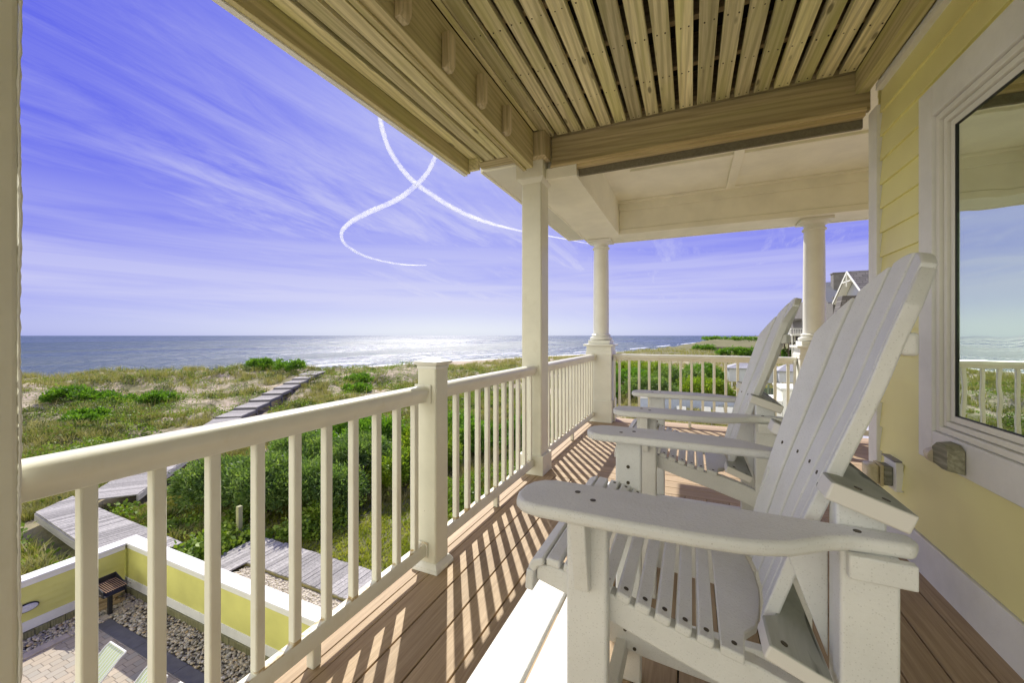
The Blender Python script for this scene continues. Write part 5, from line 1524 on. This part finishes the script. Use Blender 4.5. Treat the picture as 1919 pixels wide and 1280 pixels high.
for a_ in (0, 2.1, 4.2): obj('leg', MB().tube([(5.75 + 0.15 * math.cos(a_), 17.5 + 0.15 * math.sin(a_), -4.1), (5.75 + 0.3 * math.cos(a_), 17.5 + 0.3 * math.sin(a_), G)], 0.012, 6), 'black', dg)
tag(obj('side_terrace', MB().box(3.0, 16, 9, 24, G - 0.04, G + 0.01), simple('terrace_stone', (0.42, 0.42, 0.5), 0.8, bsc=3)), kind='structure')
cf_ = thing('beach_crossover', 'distant brown fenced boardwalk crossing the dunes far right', 'boardwalk', (15, 171, -3.5))
m_ = MB().bar((7.5, 168, -4.0), (24, 175.5, -4.2), 1.4, 0.15)
for k in range(34):
    f = k / 33; m_.bar((7.5 + 16.5 * f, 167.3 + 7.5 * f, -5.2), (7.5 + 16.5 * f, 167.3 + 7.5 * f, -3.0 - 0.2 * f), 0.16, 0.16)
m_.bar((7.5, 167.3, -3.05), (24, 174.8, -3.25), 0.1, 0.12).bar((7.5, 167.3, -3.5), (24, 174.8, -3.7), 0.06, 0.5)
obj('deck_and_rail', m_, simple('old_crossover', (0.15, 0.125, 0.105), 0.9, bsc=2), cf_)

# ------------------------------------------------------------------ contrails, high up
ctm = bpy.data.materials.new('contrail'); ctm.use_nodes = True
t = ctm.node_tree; t.nodes.clear()
o_ = N(t, 'ShaderNodeOutputMaterial'); tl = N(t, 'ShaderNodeBsdfTranslucent'); df = N(t, 'ShaderNodeBsdfDiffuse'); tp = N(t, 'ShaderNodeBsdfTransparent')
tl.inputs[0].default_value = (0.97, 0.97, 0.99, 1); df.inputs[0].default_value = (0.97, 0.97, 0.99, 1)
m1 = N(t, 'ShaderNodeMixShader'); m1.inputs[0].default_value = 0.4; m2 = N(t, 'ShaderNodeMixShader')
t.links.new(tl.outputs[0], m1.inputs[1]); t.links.new(df.outputs[0], m1.inputs[2])
fac = ramp(t, noise(t, objco(t), 0.004, 5, 0.6), [(0.36, (0.18,) * 3), (0.60, (0.60,) * 3)])
t.links.new(fac, m2.inputs[0]); t.links.new(tp.outputs[0], m2.inputs[1]); t.links.new(m1.outputs[0], m2.inputs[2]); t.links.new(m2.outputs[0], o_.inputs[0])
def contrail(name, label, ctrl, rad_, seed, steps=26):
    r = random.Random(seed)
    P_ = [Vector(p) for p in ctrl]
    pts = []; rs = []
    def cr(p0, p1, p2, p3, u): return 0.5 * ((2 * p1) + (-p0 + p2) * u + (2 * p0 - 5 * p1 + 4 * p2 - p3) * u * u + (-p0 + 3 * p1 - 3 * p2 + p3) * u ** 3)
    for i_ in range(len(P_) - 1):
        p0 = P_[max(i_ - 1, 0)]; p3 = P_[min(i_ + 2, len(P_) - 1)]
        for k in range(steps):
            pts.append(cr(p0, P_[i_], P_[i_ + 1], p3, k / steps)); rs.append(rad_[i_] + (rad_[i_ + 1] - rad_[i_]) * k / steps)
    n_ = 14; vs = []
    for i_, p in enumerate(pts):
        d = (pts[min(i_ + 1, len(pts) - 1)] - pts[max(i_ - 1, 0)]).normalized()
        a = d.cross(Vector((0, 0, 1))).normalized(); b_ = a.cross(d)
        for k in range(n_):
            th = 2 * PI * k / n_; q = rs[i_] * 0.84 * (0.80 + 0.40 * r.random())
            vs.append(p + a * math.cos(th) * q + b_ * math.sin(th) * q + d * r.uniform(-1, 1) * rs[i_] * 0.1)
    fs = [(i_ * n_ + k, i_ * n_ + (k + 1) % n_, (i_ + 1) * n_ + (k + 1) % n_, (i_ + 1) * n_ + k) for i_ in range(len(pts) - 1) for k in range(n_)]
    o = obj(name, MB().add(vs, fs), ctm, smooth=True)
    tag(o, label, 'contrail', 'contrails crossing in the sky', 'stuff')
contrail('contrail', 'thicker contrail curving down from the roof edge to the right', [(-2019, 2158, 1800), (-2231, 2420, 1800), (-2444, 2676, 1800), (-2712, 3113, 1800), (-2932, 3677, 1800), (-3017, 4207, 1800), (-3059, 4771, 1800), (-2991, 5425, 1800), (-2726, 6158, 1800), (-2137, 7159, 1800), (-1600, 8100, 1800)], [19.4, 21.7, 23.9, 27.5, 31.7, 35.3, 38.9, 36.0, 20.0, 10.0, 3.0], 1)
contrail('contrail', 'hooked contrail curling down to the left from the crossing', [(-1897, 2875, 1800), (-2255, 3232, 1800), (-2674, 3629, 1800), (-3147, 3946, 1800), (-3602, 4185, 1800), (-4300, 4424, 1800), (-4980, 4720, 1800), (-5630, 5156, 1800), (-6266, 5871, 1800), (-6757, 6952, 1800), (-6679, 7957, 1800), (-6159, 8358, 1800)], [21.0, 23.9, 27.2, 34.0, 36.8, 40.3, 39.2, 35.2, 30.6, 28.1, 23.2, 11.8], 2)
